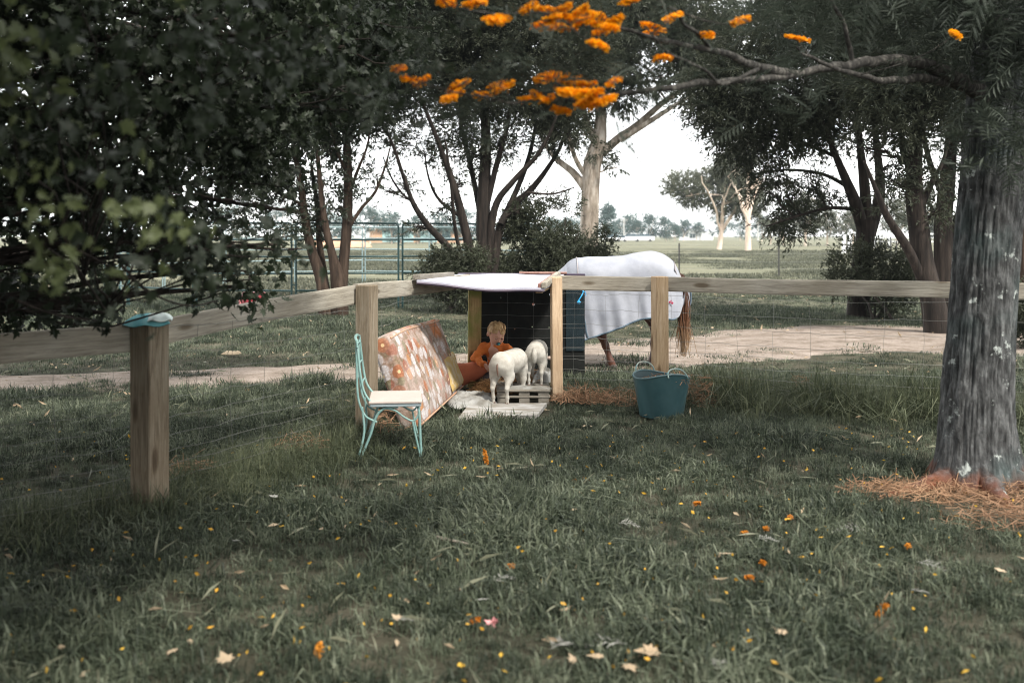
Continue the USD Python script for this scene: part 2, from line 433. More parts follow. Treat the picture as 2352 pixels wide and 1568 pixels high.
def barkmat(name, c1, c2, c3, scale=10.0, vert=0.12, bd=0.02, spots=None, base=None):
    nodes = {'tc': ('texture_coordinate', {}), 'map': ('mapping', {'scale': (1, 1, vert)}),
             'n': ('noise_texture', {'scale': scale, 'detail': 7.0, 'roughness': 0.65}),
             'r': ('rgb_ramp', {'ramp': [(0.32, c1), (0.5, c2), (0.68, c3)]}),
             'n2': ('noise_texture', {'scale': scale * 2.2, 'detail': 6.0, 'roughness': 0.7}),
             'b': ('bump', {'strength': 0.8, 'distance': bd}), 'p': ('principled_bsdf', {'roughness': 0.9, 'specular_ior_level': 0.2})}
    links = [('tc.object', 'map.vector'), ('map.vector', 'n.vector'), ('n.fac', 'r.fac'), ('map.vector', 'n2.vector'), ('n2.fac', 'b.height'), ('b.normal', 'p.normal')]
    last = 'r.color'
    if base:
        col, z0, z1 = base
        nodes |= {'sx': ('separate_xyz', {}), 'bn': ('noise_texture', {'scale': 9.0, 'detail': 4.0}), 'za': ('math', {'math_type': 'multiply_add', 'value2': 0.25}),
                  'mr': ('map_range', {'from_min': z0, 'from_max': z1, 'to_min': 1.0, 'to_max': 0.0, 'clamp': True}), 'mb': ('mix', {'color2': col})}
        links += [('tc.object', 'sx.vector'), ('tc.object', 'bn.vector'), ('bn.fac', 'za.value1'), ('sx.z', 'za.value3'), ('za.value', 'mr.value'), ('mr.result', 'mb.fac'), (last, 'mb.color1')]
        last = 'mb.color'
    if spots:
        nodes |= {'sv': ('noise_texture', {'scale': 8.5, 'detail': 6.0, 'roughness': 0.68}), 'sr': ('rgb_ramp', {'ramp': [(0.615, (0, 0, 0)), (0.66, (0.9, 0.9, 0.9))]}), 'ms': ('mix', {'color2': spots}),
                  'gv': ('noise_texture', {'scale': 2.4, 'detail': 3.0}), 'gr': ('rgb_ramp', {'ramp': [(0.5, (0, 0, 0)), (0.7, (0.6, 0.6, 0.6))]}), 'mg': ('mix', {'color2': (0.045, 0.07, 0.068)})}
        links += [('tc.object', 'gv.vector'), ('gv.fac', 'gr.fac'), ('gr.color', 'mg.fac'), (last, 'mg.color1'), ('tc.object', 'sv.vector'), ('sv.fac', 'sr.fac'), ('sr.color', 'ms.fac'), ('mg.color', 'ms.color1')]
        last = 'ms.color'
    links.append((last, 'p.base_color'))
    mat(name, nodes, links)


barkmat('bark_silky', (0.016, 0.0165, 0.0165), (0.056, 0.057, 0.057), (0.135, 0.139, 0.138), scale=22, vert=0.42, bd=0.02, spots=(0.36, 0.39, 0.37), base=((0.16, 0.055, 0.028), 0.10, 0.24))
barkmat('bark_brown', (0.013, 0.009, 0.007), (0.036, 0.024, 0.017), (0.072, 0.05, 0.037), scale=14, vert=0.1)
barkmat('bark_dark', (0.008, 0.007, 0.006), (0.02, 0.0155, 0.013), (0.042, 0.033, 0.027), scale=14, vert=0.1)
barkmat('bark_gum', (0.09, 0.072, 0.056), (0.22, 0.185, 0.15), (0.38, 0.345, 0.305), scale=7, vert=0.25)
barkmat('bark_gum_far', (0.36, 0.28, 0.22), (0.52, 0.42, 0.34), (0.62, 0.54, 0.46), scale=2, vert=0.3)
barkmat('twig_grey', (0.012, 0.011, 0.010), (0.03, 0.028, 0.025), (0.12, 0.113, 0.10), scale=40, vert=0.5, bd=0.004)
plain('twig_dark', (0.02, 0.016, 0.013), (0.035, 0.027, 0.02), rough=0.9)

mat('ground_soil', {
    'g': ('geometry', {}), 'sx': ('separate_xyz', {}),
    'n': ('noise_texture', {'scale': 1.4, 'detail': 8.0, 'roughness': 0.7}),
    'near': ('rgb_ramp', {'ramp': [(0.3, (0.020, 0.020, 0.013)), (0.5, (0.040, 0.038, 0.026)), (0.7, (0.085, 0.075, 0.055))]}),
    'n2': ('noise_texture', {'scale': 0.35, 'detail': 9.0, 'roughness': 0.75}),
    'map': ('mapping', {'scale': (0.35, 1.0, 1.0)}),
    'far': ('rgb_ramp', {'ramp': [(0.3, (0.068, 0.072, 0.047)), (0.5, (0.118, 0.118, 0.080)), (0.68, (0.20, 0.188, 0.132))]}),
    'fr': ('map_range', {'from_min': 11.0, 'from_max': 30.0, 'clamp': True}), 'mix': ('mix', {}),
    'nb': ('noise_texture', {'scale': 30.0, 'detail': 5.0}), 'b': ('bump', {'strength': 0.6, 'distance': 0.03}),
    'p': ('principled_bsdf', {'roughness': 0.95, 'specular_ior_level': 0.1})},
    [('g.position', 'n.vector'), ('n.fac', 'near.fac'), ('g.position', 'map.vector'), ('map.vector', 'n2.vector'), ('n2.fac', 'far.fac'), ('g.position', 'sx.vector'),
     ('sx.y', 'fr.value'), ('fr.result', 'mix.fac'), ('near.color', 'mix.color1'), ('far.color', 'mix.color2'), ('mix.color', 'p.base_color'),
     ('g.position', 'nb.vector'), ('nb.fac', 'b.height'), ('b.normal', 'p.normal')])
mat('path_dirt', {
    'g': ('geometry', {}), 'n': ('noise_texture', {'scale': 3.0, 'detail': 8.0, 'roughness': 0.7}),
    'r': ('rgb_ramp', {'ramp': [(0.3, (0.11, 0.085, 0.066)), (0.5, (0.22, 0.182, 0.152)), (0.7, (0.31, 0.265, 0.23))]}),
    'n2': ('noise_texture', {'scale': 45.0, 'detail': 6.0, 'roughness': 0.7}), 'b': ('bump', {'strength': 0.9, 'distance': 0.02}),
    'r2': ('rgb_ramp', {'ramp': [(0.36, (0.45, 0.42, 0.4)), (0.5, (1, 1, 1))]}), 'mu': ('mix', {'mix_type': 'multiply', 'fac': 0.8}),
    'p': ('principled_bsdf', {'roughness': 0.95, 'specular_ior_level': 0.1})},
    [('g.position', 'n.vector'), ('n.fac', 'r.fac'), ('g.position', 'n2.vector'), ('n2.fac', 'b.height'), ('b.normal', 'p.normal'), ('n2.fac', 'r2.fac'),
     ('r.color', 'mu.color1'), ('r2.color', 'mu.color2'), ('mu.color', 'p.base_color')])

# mattress print: scattered round flowers over a blotchy ground, a yellow patch, a rust stain (its own frame: x along, z up the face)
mat('mattress_print', {
    'tc': ('texture_coordinate', {}), 'map': ('mapping', {'scale': (1, 1, 1)}),
    'v': ('voronoi_texture', {'scale': 9.0, 'randomness': 0.75}),
    'pet': ('voronoi_texture', {'scale': 42.0, 'randomness': 0.6}),
    'cell': ('separate_color', {}),
    'cr': ('rgb_ramp', {'interpolate': False, 'ramp': [(0.0, (0.296, 0.133, 0.074)), (0.2, (0.429, 0.407, 0.407)), (0.42, (0.252, 0.111, 0.074)), (0.54, (0.348, 0.185, 0.089)), (0.66, (0.459, 0.451, 0.466)), (0.86, (0.178, 0.155, 0.096))]}),
    'fm': ('rgb_ramp', {'ramp': [(0.46, (1, 1, 1)), (0.54, (0, 0, 0))]}),
    'gn': ('noise_texture', {'scale': 14.0, 'detail': 4.0}),
    'gr': ('rgb_ramp', {'ramp': [(0.35, (0.185, 0.148, 0.100)), (0.5, (0.281, 0.200, 0.159)), (0.65, (0.340, 0.296, 0.270))]}),
    'm1': ('mix', {}),
    'pr': ('rgb_ramp', {'ramp': [(0.12, (0.8, 0.72, 0.66)), (0.3, (1, 1, 1)), (0.5, (0.68, 0.6, 0.55))]}),
    'mp': ('mix', {'mix_type': 'multiply', 'fac': 0.8}),
    'ctr': ('rgb_ramp', {'ramp': [(0.0, (1, 1, 1)), (0.11, (1, 1, 1)), (0.15, (0, 0, 0))]}),
    'm2': ('mix', {'color2': (0.50, 0.36, 0.20)}),
    # stain
    'sub': ('vector_math', {'math_type': 'subtract', 'vector2': (1.63, 0.0, 0.66)}), 'sc': ('vector_math', {'math_type': 'multiply', 'vector2': (1.5, 1.4, 3.0)}),
    'len': ('vector_math', {'math_type': 'length'}), 'sn': ('noise_texture', {'scale': 6.0, 'detail': 5.0}), 'sa': ('math', {'math_type': 'multiply_add', 'value2': 1.1}),
    'sr': ('rgb_ramp', {'ramp': [(0.62, (0.85, 0.85, 0.85)), (0.95, (0, 0, 0))]}), 'm3': ('mix', {'color2': (0.34, 0.105, 0.025)}),
    'fade': ('noise_texture', {'scale': 3.0, 'detail': 3.0}), 'fd': ('rgb_ramp', {'ramp': [(0.42, (0, 0, 0)), (0.66, (0.32, 0.32, 0.32))]}), 'm4': ('mix', {'color2': (0.44, 0.415, 0.405)}),
    'bn': ('noise_texture', {'scale': 60.0}), 'b': ('bump', {'strength': 0.3, 'distance': 0.01}),
    'p': ('principled_bsdf', {'roughness': 0.9, 'specular_ior_level': 0.15})},
    [('tc.object', 'map.vector'), ('map.vector', 'v.vector'), ('map.vector', 'pet.vector'), ('v.color', 'cell.color'), ('cell.r', 'cr.fac'), ('v.distance', 'fm.fac'), ('map.vector', 'gn.vector'),
     ('gn.fac', 'gr.fac'), ('fm.color', 'm1.fac'), ('gr.color', 'm1.color1'), ('cr.color', 'm1.color2'), ('pet.distance', 'pr.fac'), ('m1.color', 'mp.color1'), ('pr.color', 'mp.color2'),
     ('v.distance', 'ctr.fac'), ('ctr.color', 'm2.fac'), ('mp.color', 'm2.color1'), ('map.vector', 'fade.vector'), ('fade.fac', 'fd.fac'), ('fd.color', 'm4.fac'), ('m2.color', 'm4.color1'),
     ('map.vector', 'sub.vector1'), ('sub.vector', 'sc.vector1'), ('sc.vector', 'len.vector1'), ('map.vector', 'sn.vector'), ('sn.fac', 'sa.value1'), ('len.value', 'sa.value3'),
     ('sa.value', 'sr.fac'), ('sr.color', 'm3.fac'), ('m4.color', 'm3.color1'), ('m3.color', 'p.base_color'), ('map.vector', 'bn.vector'), ('bn.fac', 'b.height'), ('b.normal', 'p.normal')])
plain('patch_yellow', (0.36, 0.25, 0.085), (0.38, 0.31, 0.20), rough=0.9, scale=16, lo=.48, hi=.56)
plain('mattress_piping', (0.30, 0.225, 0.17), (0.40, 0.2, 0.11), rough=0.9, scale=6)

# ------------------------------------------------------------------ ground, path
rng = np.random.default_rng(7)


def gh(x, y):
    """Height of the ground: small swells, flat under what stands on it."""
    x, y = np.asarray(x, float), np.asarray(y, float)
    p = np.stack([x * 0.35, y * 0.35, np.zeros_like(x)], -1)
    q = np.stack([x * 2.2, y * 2.2, np.ones_like(x)], -1)
    return 0.07 * (noise(p, 3) - 0.5) + 0.008 * (noise(q, 4) - 0.5) - 0.012


uu = np.linspace(-1, 1, 261)
gx = 5.0 * np.sinh(uu * 6.3) / 1.0
gy = 8.0 + 5.0 * np.sinh(uu * 6.3)
GX, GY = np.meshgrid(gx, gy, indexing='ij')
GZ = gh(GX, GY)
nn = len(uu)
i0 = (np.arange(nn - 1)[:, None] * nn + np.arange(nn - 1)[None]).ravel()
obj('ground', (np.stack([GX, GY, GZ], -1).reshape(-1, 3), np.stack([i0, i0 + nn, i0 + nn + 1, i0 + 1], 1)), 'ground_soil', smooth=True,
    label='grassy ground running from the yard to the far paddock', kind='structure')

PATH = np.array([(-14, 9.5, 1.5), (-8, 9.9, 1.5), (-5.1, 10.05, 1.6), (-3.4, 10.3, 1.6), (-1.9, 10.75, 1.7), (-0.3, 11.5, 1.9), (1.5, 12.4, 2.6), (3.2, 13.6, 3.1), (5.0, 14.6, 4.2), (7.2, 14.4, 4.0), (12, 14.0, 2.5)])
pl = smoothline(PATH, 14)
tg = unit(np.gradient(pl[:, :2], axis=0)); nr = np.stack([-tg[:, 1], tg[:, 0]], 1)
rows = []
for k in range(len(pl)):
    w = pl[k, 2] * 0.5
    wa = w * (0.75 + 0.6 * noise(np.array([k * 0.33, 0, 0.5]), 1)); wb = w * (0.75 + 0.6 * noise(np.array([k * 0.33, 3, 0.5]), 2))
    for t in np.linspace(-1, 1, 13):
        q = pl[k, :2] + nr[k] * (wa if t > 0 else wb) * t
        rows.append((q[0], q[1], float(gh(q[0], q[1])) + 0.02 * (1 - t * t) + 0.010 - (0.03 if abs(t) > 0.99 else 0)))
rows = np.array(rows); m = 13
i0 = (np.arange(len(pl) - 1)[:, None] * m + np.arange(m - 1)[None]).ravel()
obj('dirt_path', (rows, np.stack([i0, i0 + m, i0 + m + 1, i0 + 1], 1)), 'path_dirt', smooth=True,
    label='pinkish bare dirt path worn behind the fence', kind='structure')


def path_dist(x, y):
    """How far inside the path (positive) a point lies."""
    d = np.hypot(x[:, None] - pl[None, :, 0], y[:, None] - pl[None, :, 1])
    k = d.argmin(1)
    return pl[k, 2] * 0.5 - d[np.arange(len(x)), k]


# ------------------------------------------------------------------ trees
def leaf_quads(p, d, size, width, rg, droop=0.0):
    """Narrow folded leaves: base p, direction d."""
    n = len(p)
    s = unit(np.cross(d, rg.normal(size=(n, 3))))
    size = np.broadcast_to(size, (n,))[:, None]; width = np.broadcast_to(width, (n,))[:, None]
    up = np.cross(s, d)
    mid = p + d * size * 0.45 + up * size * 0.06
    tip = p + d * size; tip[:, 2] -= droop * size[:, 0]
    v = np.stack([p, mid + s * width * 0.5, tip, mid - s * width * 0.5], 1).reshape(-1, 3)
    b = np.arange(n)[:, None] * 4
    return v, np.vstack([b + [0, 1, 2], b + [0, 2, 3]])


def sprig_points(clumps, n, rg, shell=0.45, gap=0.40, gscale=0.9, seed=0):
    c = np.array([x[0] for x in clumps]); r = np.array([x[1] for x in clumps], float)
    if r.ndim == 1:
        r = np.repeat(r[:, None], 3, 1)
    w = np.array([x[2] if len(x) > 2 else 1.0 for x in clumps]) * (r.prod(1)) ** (2 / 3)
    k = rg.choice(len(c), n, p=w / w.sum())
    u = unit(rg.normal(size=(n, 3)))
    p = c[k] + u * r[k] * (rg.random(n) ** shell)[:, None]
    keep = fbm(p / gscale, 3, seed + 5) > gap
    return p[keep], u[keep], k[keep]


def crown_mesh(clumps, n, per, size, width, rg, length=0.35, droop=0.1, up=0.25, gap=0.42, gscale=0.9, seed=0, spread=0.7, shell=0.45, weep=0.0):
    p, u, k = sprig_points(clumps, n, rg, shell, gap, gscale, seed)
    m = len(p)
    d = unit(u * 0.8 + rg.normal(size=(m, 3)) * 0.5 + np.array([0, 0, up - weep]))
    t = rg.random((m, per))
    pos = p[:, None] + d[:, None] * (t * length)[..., None] + rg.normal(size=(m, per, 3)) * 0.06 * length
    pos[..., 2] -= weep * (t ** 2) * length
    ld = unit(d[:, None] + rg.normal(size=(m, per, 3)) * spread)
    sz = size * (0.6 + 0.7 * rg.random((m, per)))
    return leaf_quads(pos.reshape(-1, 3), ld.reshape(-1, 3), sz.ravel(), (sz * width / size).ravel(), rg, droop)


def limb(a, b, ra, rb, rg, n=7, wob=0.06, sag=0.0):
    t = np.linspace(0, 1, n)[:, None]
    ln = np.linalg.norm(b - a)
    p = a + (b - a) * t
    w = np.cumsum(rg.normal(size=(n, 3)), 0); w = w - w[0] - (w[-1] - w[0]) * t
    p = p + w * wob * ln / math.sqrt(n)
    p[:, 2] += sag * ln * (np.sin(np.pi * t[:, 0]))
    return p, ra + (rb - ra) * t[:, 0]


def stems_mesh(stems, n=9):
    return [tube(s[:, :3], s[:, 3], n) for s in stems]


def px_stem(pts, Y, dy=0.0):
    """Stem from (x, y, width) rows of the survey drawing at distance Y."""
    rows = []
    for i, q in enumerate(pts):
        yy = Y + (q[3] if len(q) > 3 else dy * i / max(1, len(pts) - 1))
        p = px(q[0], q[1], yy)
        rows.append([*p, q[2] * 0.5 * yy / F])
    return smoothline(rows, 5)


def twigs(stems, clumps, rg, per=5, r0=0.03, r1=0.006, wob=0.08):
    """Branches from the nearest stem point to each clump, with twigs inside it."""
    sp = np.vstack(stems)
    out = []
    for c in clumps:
        ctr = np.asarray(c[0], float); r = np.broadcast_to(np.asarray(c[1], float), (3,))
        d = np.linalg.norm(sp[:, :3] - ctr, axis=1) + 1.2 * np.maximum(0, sp[:, 2] - ctr[2] + 0.2)
        s = sp[d.argmin()]
        ra = min(s[3] * 0.7, r0)
        p, q = limb(s[:3], ctr, ra, ra * 0.45, rg, 8, wob, 0.06)
        out.append(tube(p, q, 6))
        for _ in range(per):
            st = p[rg.integers(3, len(p))]
            e = ctr + unit(rg.normal(size=3)) * r * 0.9
            a, b = limb(st, e, ra * 0.45, r1, rg, 6, wob)
            out.append(tube(a, b, 4, cap=False))
    return out


def tree(name, label, cat, loc, stems, clumps, bark, leaf, n, per, size, width, rg, group=None, r0=0.035, twig_per=5, **kw):
    t = thing(name, label, cat, loc, group)
    parts = stems_mesh(stems) + twigs(stems, clumps, rg, twig_per, r0=r0)
    obj('trunk', cat_mesh(parts), bark, t, smooth=60)
    cm = crown_mesh(clumps, n, per, size, width, rg, **kw)
    obj('crown', cm, leaf, t, kind='stuff')
    return t


def C(x, y, Y, rp, rd=None, w=1.0, flat=1.0):
    """A clump of foliage: drawing position, distance, radius in drawing pixels, depth radius in metres."""
    r = rp * Y / F
    return (px(x, y, Y), (r, rd if rd else r, r * flat), w)


# --- the left-hand pair of brown trees
rg = np.random.default_rng(11)
Y = 18.5
A = [px_stem([(748, 735, 34), (740, 650, 30), (716, 575, 23), (702, 510, 19), (690, 420, 15), (668, 300, 9), (655, 180, 5)], Y),
     px_stem([(750, 690, 20), (742, 620, 18), (734, 560, 15), (728, 470, 11), (715, 380, 7)], Y, 0.5)]
cl = [C(640, 200, Y, 90, 1.2), C(560, 260, Y, 80, 1.2), C(700, 100, Y, 110, 1.4), C(600, 60, Y, 110, 1.4), C(690, 400, Y, 38, .5), C(650, 450, Y, 45, .6), C(610, 380, Y, 60, .8), C(700, 520, Y, 24, .3), C(560, 470, Y, 60, .8), C(640, -80, Y, 150, 1.6), C(480, 330, Y, 90, 1.), C(690, 280, Y, 55, .8)]
tree('paperbark_tree', 'brown twin-stemmed tree leaning left, in front of the round steel yard', 'tree', A[0][0, :3] * [1, 1, 0], A, cl, 'bark_brown', 'dark_leaf', 3600, 22, 0.085, 0.03, rg, gap=0.38)
B = [px_stem([(782, 735, 40), (777, 650, 36), (763, 585, 20), (748, 520, 17), (738, 450, 13), (728, 340, 9), (715, 250, 5)], Y, -0.4),
     px_stem([(784, 700, 26), (790, 600, 25), (797, 520, 24), (800, 430, 22), (797, 330, 18), (790, 200, 13), (782, 50, 9), (775, -100, 5)], Y),
     px_stem([(800, 525, 9), (830, 478, 8), (862, 440, 7), (885, 380, 5), (898, 330, 3)], Y, 0.3),
     px_stem([(800, 450, 9), (822, 390, 7), (845, 330, 5), (850, 270, 3)], Y, -0.4),
     px_stem([(798, 400, 8), (775, 350, 7), (760, 290, 5), (758, 240, 3)], Y, -0.4)]
cl = [C(760, 180, Y, 100, 1.4), C(850, 130, Y, 95, 1.4), C(780, 30, Y, 130, 1.6), C(900, 30, Y, 110, 1.4), C(870, 240, Y, 52, .8), C(740, 280, Y, 40, .6), C(745, 420, Y, 30, .4), C(835, 300, Y, 28, .4), C(815, 420, Y, 16, .2), C(865, 400, Y, 18, .2), C(790, -130, Y, 190, 1.8), C(780, 475, Y, 16, .25), C(730, 500, Y, 20, .3), C(720, 300, Y, 48, .6), C(770, 340, Y, 34, .5), C(890, 180, Y, 60, .9), C(940, 110, Y, 70, .9), C(830, 250, Y, 45, .6), C(700, 220, Y, 70, .9)]
tree('paperbark_tree', 'brown fork-trunked tree with a tall straight stem, left of the animal shelter', 'tree', B[0][0, :3] * [1, 1, 0], B, cl, 'bark_brown', 'dark_leaf', 6600, 22, 0.085, 0.028, rg, gap=0.38)

# --- centre: many-stemmed tree over the shelter
rg = np.random.default_rng(12)
Y = 20.0
S = [px_stem([(1112, 720, 40), (1112, 600, 36), (1110, 480, 32), (1116, 330, 24), (1112, 150, 17), (1120, -60, 10), (1125, -200, 5)], Y),
     px_stem([(1092, 715, 28), (1085, 610, 24), (1062, 500, 20), (1040, 420, 16), (1008, 330, 11), (965, 220, 7), (930, 120, 4)], Y, -0.8),
     px_stem([(1128, 715, 26), (1140, 560, 22), (1168, 482, 18), (1215, 440, 15), (1255, 390, 11), (1290, 330, 8), (1312, 250, 5)], Y, 0.6),
     px_stem([(1150, 515, 15), (1185, 440, 13), (1212, 370, 11), (1228, 300, 8), (1235, 220, 5)], Y, 1.2),
     px_stem([(1120, 620, 20), (1136, 480, 17), (1180, 415, 13), (1235, 355, 10), (1270, 290, 7), (1290, 220, 4)], Y, -0.8),
     px_stem([(1115, 480, 16), (1140, 380, 13), (1165, 290, 10), (1180, 180, 7), (1185, 80, 4)], Y, -0.5),
     px_stem([(1105, 500, 15), (1085, 400, 12), (1060, 290, 9), (1045, 170, 6), (1030, 60, 4)], Y, 0.8),
     px_stem([(1075, 690, 16), (1058, 610, 16), (1030, 568, 16), (985, 520, 15), (950, 468, 12), (925, 400, 9), (905, 340, 7), (878, 280, 4)], Y, -1.6),
     px_stem([(1085, 700, 11), (1066, 612, 10), (1048, 540, 9), (1040, 470, 8), (1034, 400, 6), (1022, 320, 4)], Y, -1.0),
     px_stem([(955, 470, 6), (920, 440, 5), (895, 400, 4), (880, 360, 3)], Y, -1.2),
     px_stem([(1210, 442, 6), (1270, 445, 5), (1320, 430, 3)], Y), px_stem([(1062, 500, 9), (1010, 460, 7), (985, 410, 5), (975, 350, 3)], Y)]
cl = [C(1000, 150, Y, 95, 1.3), C(1100, 70, Y, 120, 1.5), C(1210, 110, Y, 105, 1.4), C(1290, 170, Y, 75, 1.), C(930, 210, Y, 60, .9), C(1050, 260, Y, 55, .8), C(1180, 240, Y, 50, .7), C(1110, -90, Y, 180, 2.), C(1250, 250, Y, 45, .7), C(960, 300, Y, 38, .5), C(1010, 345, Y, 26, .4),
      C(1090, 350, Y, 30, .4), C(1150, 330, Y, 32, .5), C(1260, 320, Y, 34, .5), C(1310, 300, Y, 30, .4), C(905, 330, Y, 26, .4), C(930, 430, Y, 18, .25), C(1010, 480, Y, 17, .25), C(960, 520, Y, 14, .2), C(1050, 420, Y, 16, .25), C(1020, 40, Y, 110, 1.3), C(1330, 80, Y, 90, 1.1), C(960, 80, Y, 90, 1.1), C(1240, 20, Y, 110, 1.2), C(1130, 200, Y, 70, .9), C(1040, 190, Y, 60, .8), C(1280, 230, Y, 50, .7), C(1190, 480, Y, 14, .2), C(890, 440, Y, 13, .2)]
tree('paperbark_tree', 'dark many-stemmed tree fanning out behind the animal shelter', 'tree', S[0][0, :3] * [1, 1, 0], S, cl, 'bark_dark', 'paperbark_leaf', 10000, 20, 0.085, 0.024, rg, gap=0.37, twig_per=14)

# --- the pale gum behind it
rg = np.random.default_rng(13)
Y = 30.0
S = [px_stem([(1350, 660, 50), (1352, 560, 44), (1356, 440, 42), (1360, 380, 42), (1374, 330, 38), (1380, 255, 24), (1375, 150, 16), (1382, 0, 10), (1385, -120, 5)], Y),
     px_stem([(1382, 352, 22), (1420, 318, 20), (1462, 288, 16), (1530, 230, 13), (1592, 193, 9), (1660, 160, 5)], Y, 0.8),
     px_stem([(1425, 322, 14), (1475, 290, 13), (1525, 258, 11), (1575, 228, 8), (1640, 205, 4)], Y, -0.8),
     px_stem([(1348, 436, 22), (1315, 395, 17), (1275, 362, 13), (1242, 312, 9), (1220, 250, 5)], Y, 0.5),
     px_stem([(1345, 405, 13), (1320, 360, 11), (1305, 300, 8), (1300, 230, 5)], Y, -0.5),
     px_stem([(1372, 335, 18), (1345, 270, 15), (1330, 180, 10), (1310, 80, 6)], Y), px_stem([(1560, 240, 6), (1610, 240, 5), (1660, 235, 3)], Y)]
cl = [C(1440, 60, Y, 110, 2.), C(1560, 60, Y, 110, 2.), C(1680, 80, Y, 90, 1.8), C(1400, 120, Y, 80, 2.), C(1480, 150, Y, 62, 1.6), C(1560, 130, Y, 65, 1.6), C(1640, 150, Y, 55, 1.4), C(1330, 210, Y, 60, 1.4), C(1260, 260, Y, 48, 1.), C(1420, 220, Y, 38, .9), C(1490, 40, Y, 100, 2.2), C(1380, -40, Y, 130, 2.6), C(1600, 30, Y, 95, 2.), C(1340, 310, Y, 24, .5), C(1412, 385, Y, 17, .4, .6), C(1650, 260, Y, 36, .8), C(1700, 230, Y, 45, 1.), C(1370, 350, Y, 20, .5, .8), C(1345, 600, Y, 24, .4, .7), C(1380, 590, Y, 16, .4, .6)]
tree('gum_tree', 'tall gum tree with a pale mottled trunk behind the horse', 'tree', S[0][0, :3] * [1, 1, 0], S, cl, 'bark_gum', 'gum_leaf', 6200, 20, 0.13, 0.036, rg, twig_per=9, gap=0.43, droop=0.5, gscale=1.4, length=0.5)

# --- the right-hand trees
rg = np.random.default_rng(14)
Y = 18.5
S = [px_stem([(1972, 740, 58), (1975, 645, 46), (1985, 565, 42), (1992, 505, 46)], Y),
     px_stem([(1986, 540, 28), (1966, 470, 28), (1946, 420, 22), (1920, 358, 15), (1890, 285, 10), (1850, 200, 5)], Y, -0.5),
     px_stem([(1992, 530, 28), (1986, 430, 24), (1975, 330, 16), (1965, 200, 11), (1960, 60, 6)], Y),
     px_stem([(1998, 540, 26), (2018, 460, 26), (2020, 400, 20), (2010, 280, 13), (2022, 150, 8), (2030, 20, 4)], Y, 0.5),
     px_stem([(1966, 480, 10), (1900, 478, 8), (1825, 498, 6), (1760, 520, 3)], Y, -0.8),
     px_stem([(1950, 430, 10), (1890, 400, 8), (1810, 390, 6), (1730, 400, 4)], Y, 0.6),
     px_stem([(1920, 360, 9), (1850, 330, 8), (1760, 310, 5), (1680, 300, 3)], Y)]
cl = [C(1880, 190, Y, 90, 1.2), C(1780, 210, Y, 80, 1.1), C(1690, 230, Y, 62, .9), C(1960, 110, Y, 110, 1.4), C(1840, 60, Y, 120, 1.4), C(2040, 60, Y, 110, 1.3), C(1640, 180, Y, 48, .7), C(1740, 350, Y, 42, .7), C(1660, 300, Y, 34, .5), C(1790, 300, Y, 50, .7), C(1860, 320, Y, 42, .6), C(1750, 430, Y, 30, .45), C(1760, 500, Y, 36, .4), C(1820, 500, Y, 38, .5), C(1710, 520, Y, 20, .3), C(1860, 420, Y, 30, .5), C(1900, 460, Y, 20, .3), C(1810, 380, Y, 32, .5), C(1960, 300, Y, 36, .6), C(2030, 260, Y, 45, .7), C(1720, 110, Y, 80, 1.), C(2040, 380, Y, 24, .4), C(1930, -120, Y, 200, 2.), C(1700, 340, Y, 48, .6), C(1640, 250, Y, 48, .6), C(1780, 430, Y, 40, .5), C(1600, 200, Y, 48, .6), C(1680, 170, Y, 60, .7), C(1850, 260, Y, 60, .8), C(1930, 240, Y, 60, .8)]
tree('paperbark_tree', 'dark three-forked tree behind the right-hand rail, left of its two neighbours', 'tree', S[0][0, :3] * [1, 1, 0], S, cl, 'bark_dark', 'paperbark_leaf', 8800, 20, 0.085, 0.023, rg, gap=0.43, up=0.1, weep=0.25)
Y = 15.0
S = [px_stem([(2160, 790, 70), (2142, 690, 54), (2120, 600, 48), (2110, 520, 46), (2100, 430, 38), (2105, 300, 26), (2115, 150, 17), (2120, 0, 9)], Y),
     px_stem([(2122, 650, 24), (2086, 572, 21), (2040, 500, 17), (2010, 430, 11), (1985, 370, 6)], Y, -0.7),
     px_stem([(2108, 490, 20), (2140, 420, 13), (2166, 370, 9), (2185, 300, 5)], Y, 0.5),
     px_stem([(2102, 430, 18), (2075, 340, 14), (2060, 240, 9), (2050, 120, 5)], Y, 0.5)]
cl = [C(2080, 140, Y, 95, 1.1), C(2150, 90, Y, 110, 1.2), C(2010, 200, Y, 60, .8), C(2060, 300, Y, 50, .6), C(2140, 260, Y, 55, .7), C(1990, 340, Y, 34, .5), C(2060, 420, Y, 30, .4), C(2120, 400, Y, 24, .3), C(2100, -80, Y, 190, 1.8), C(2160, 480, Y, 20, .3), C(2030, 470, Y, 17, .25)]
tree('paperbark_tree', 'dark tree with a reddish lower trunk leaning left, left of the big lichened trunk', 'tree', S[0][0, :3] * [1, 1, 0], S, cl, 'bark_dark', 'paperbark_leaf', 5200, 20, 0.078, 0.022, rg, gap=0.40, weep=0.2)
Y = 16.0
S = [px_stem([(2172, 780, 58), (2170, 650, 46), (2166, 520, 40), (2176, 420, 35), (2186, 300, 25), (2192, 150, 16), (2195, 0, 8)], Y),
     px_stem([(2168, 450, 18), (2138, 380, 14), (2122, 310, 10), (2110, 230, 5)], Y, 0.6), px_stem([(2168, 600, 20), (2200, 500, 18), (2230, 400, 14), (2250, 280, 8)], Y, 0.4)]
cl = [C(2200, 130, Y, 100, 1.2), C(2260, 60, Y, 130, 1.4), C(2160, 220, Y, 48, .7), C(2240, 260, Y, 60, .8), C(2320, 180, Y, 100, 1.2), C(2200, 330, Y, 30, .5), C(2290, 350, Y, 60, .8), C(2200, -90, Y, 180, 1.8)]
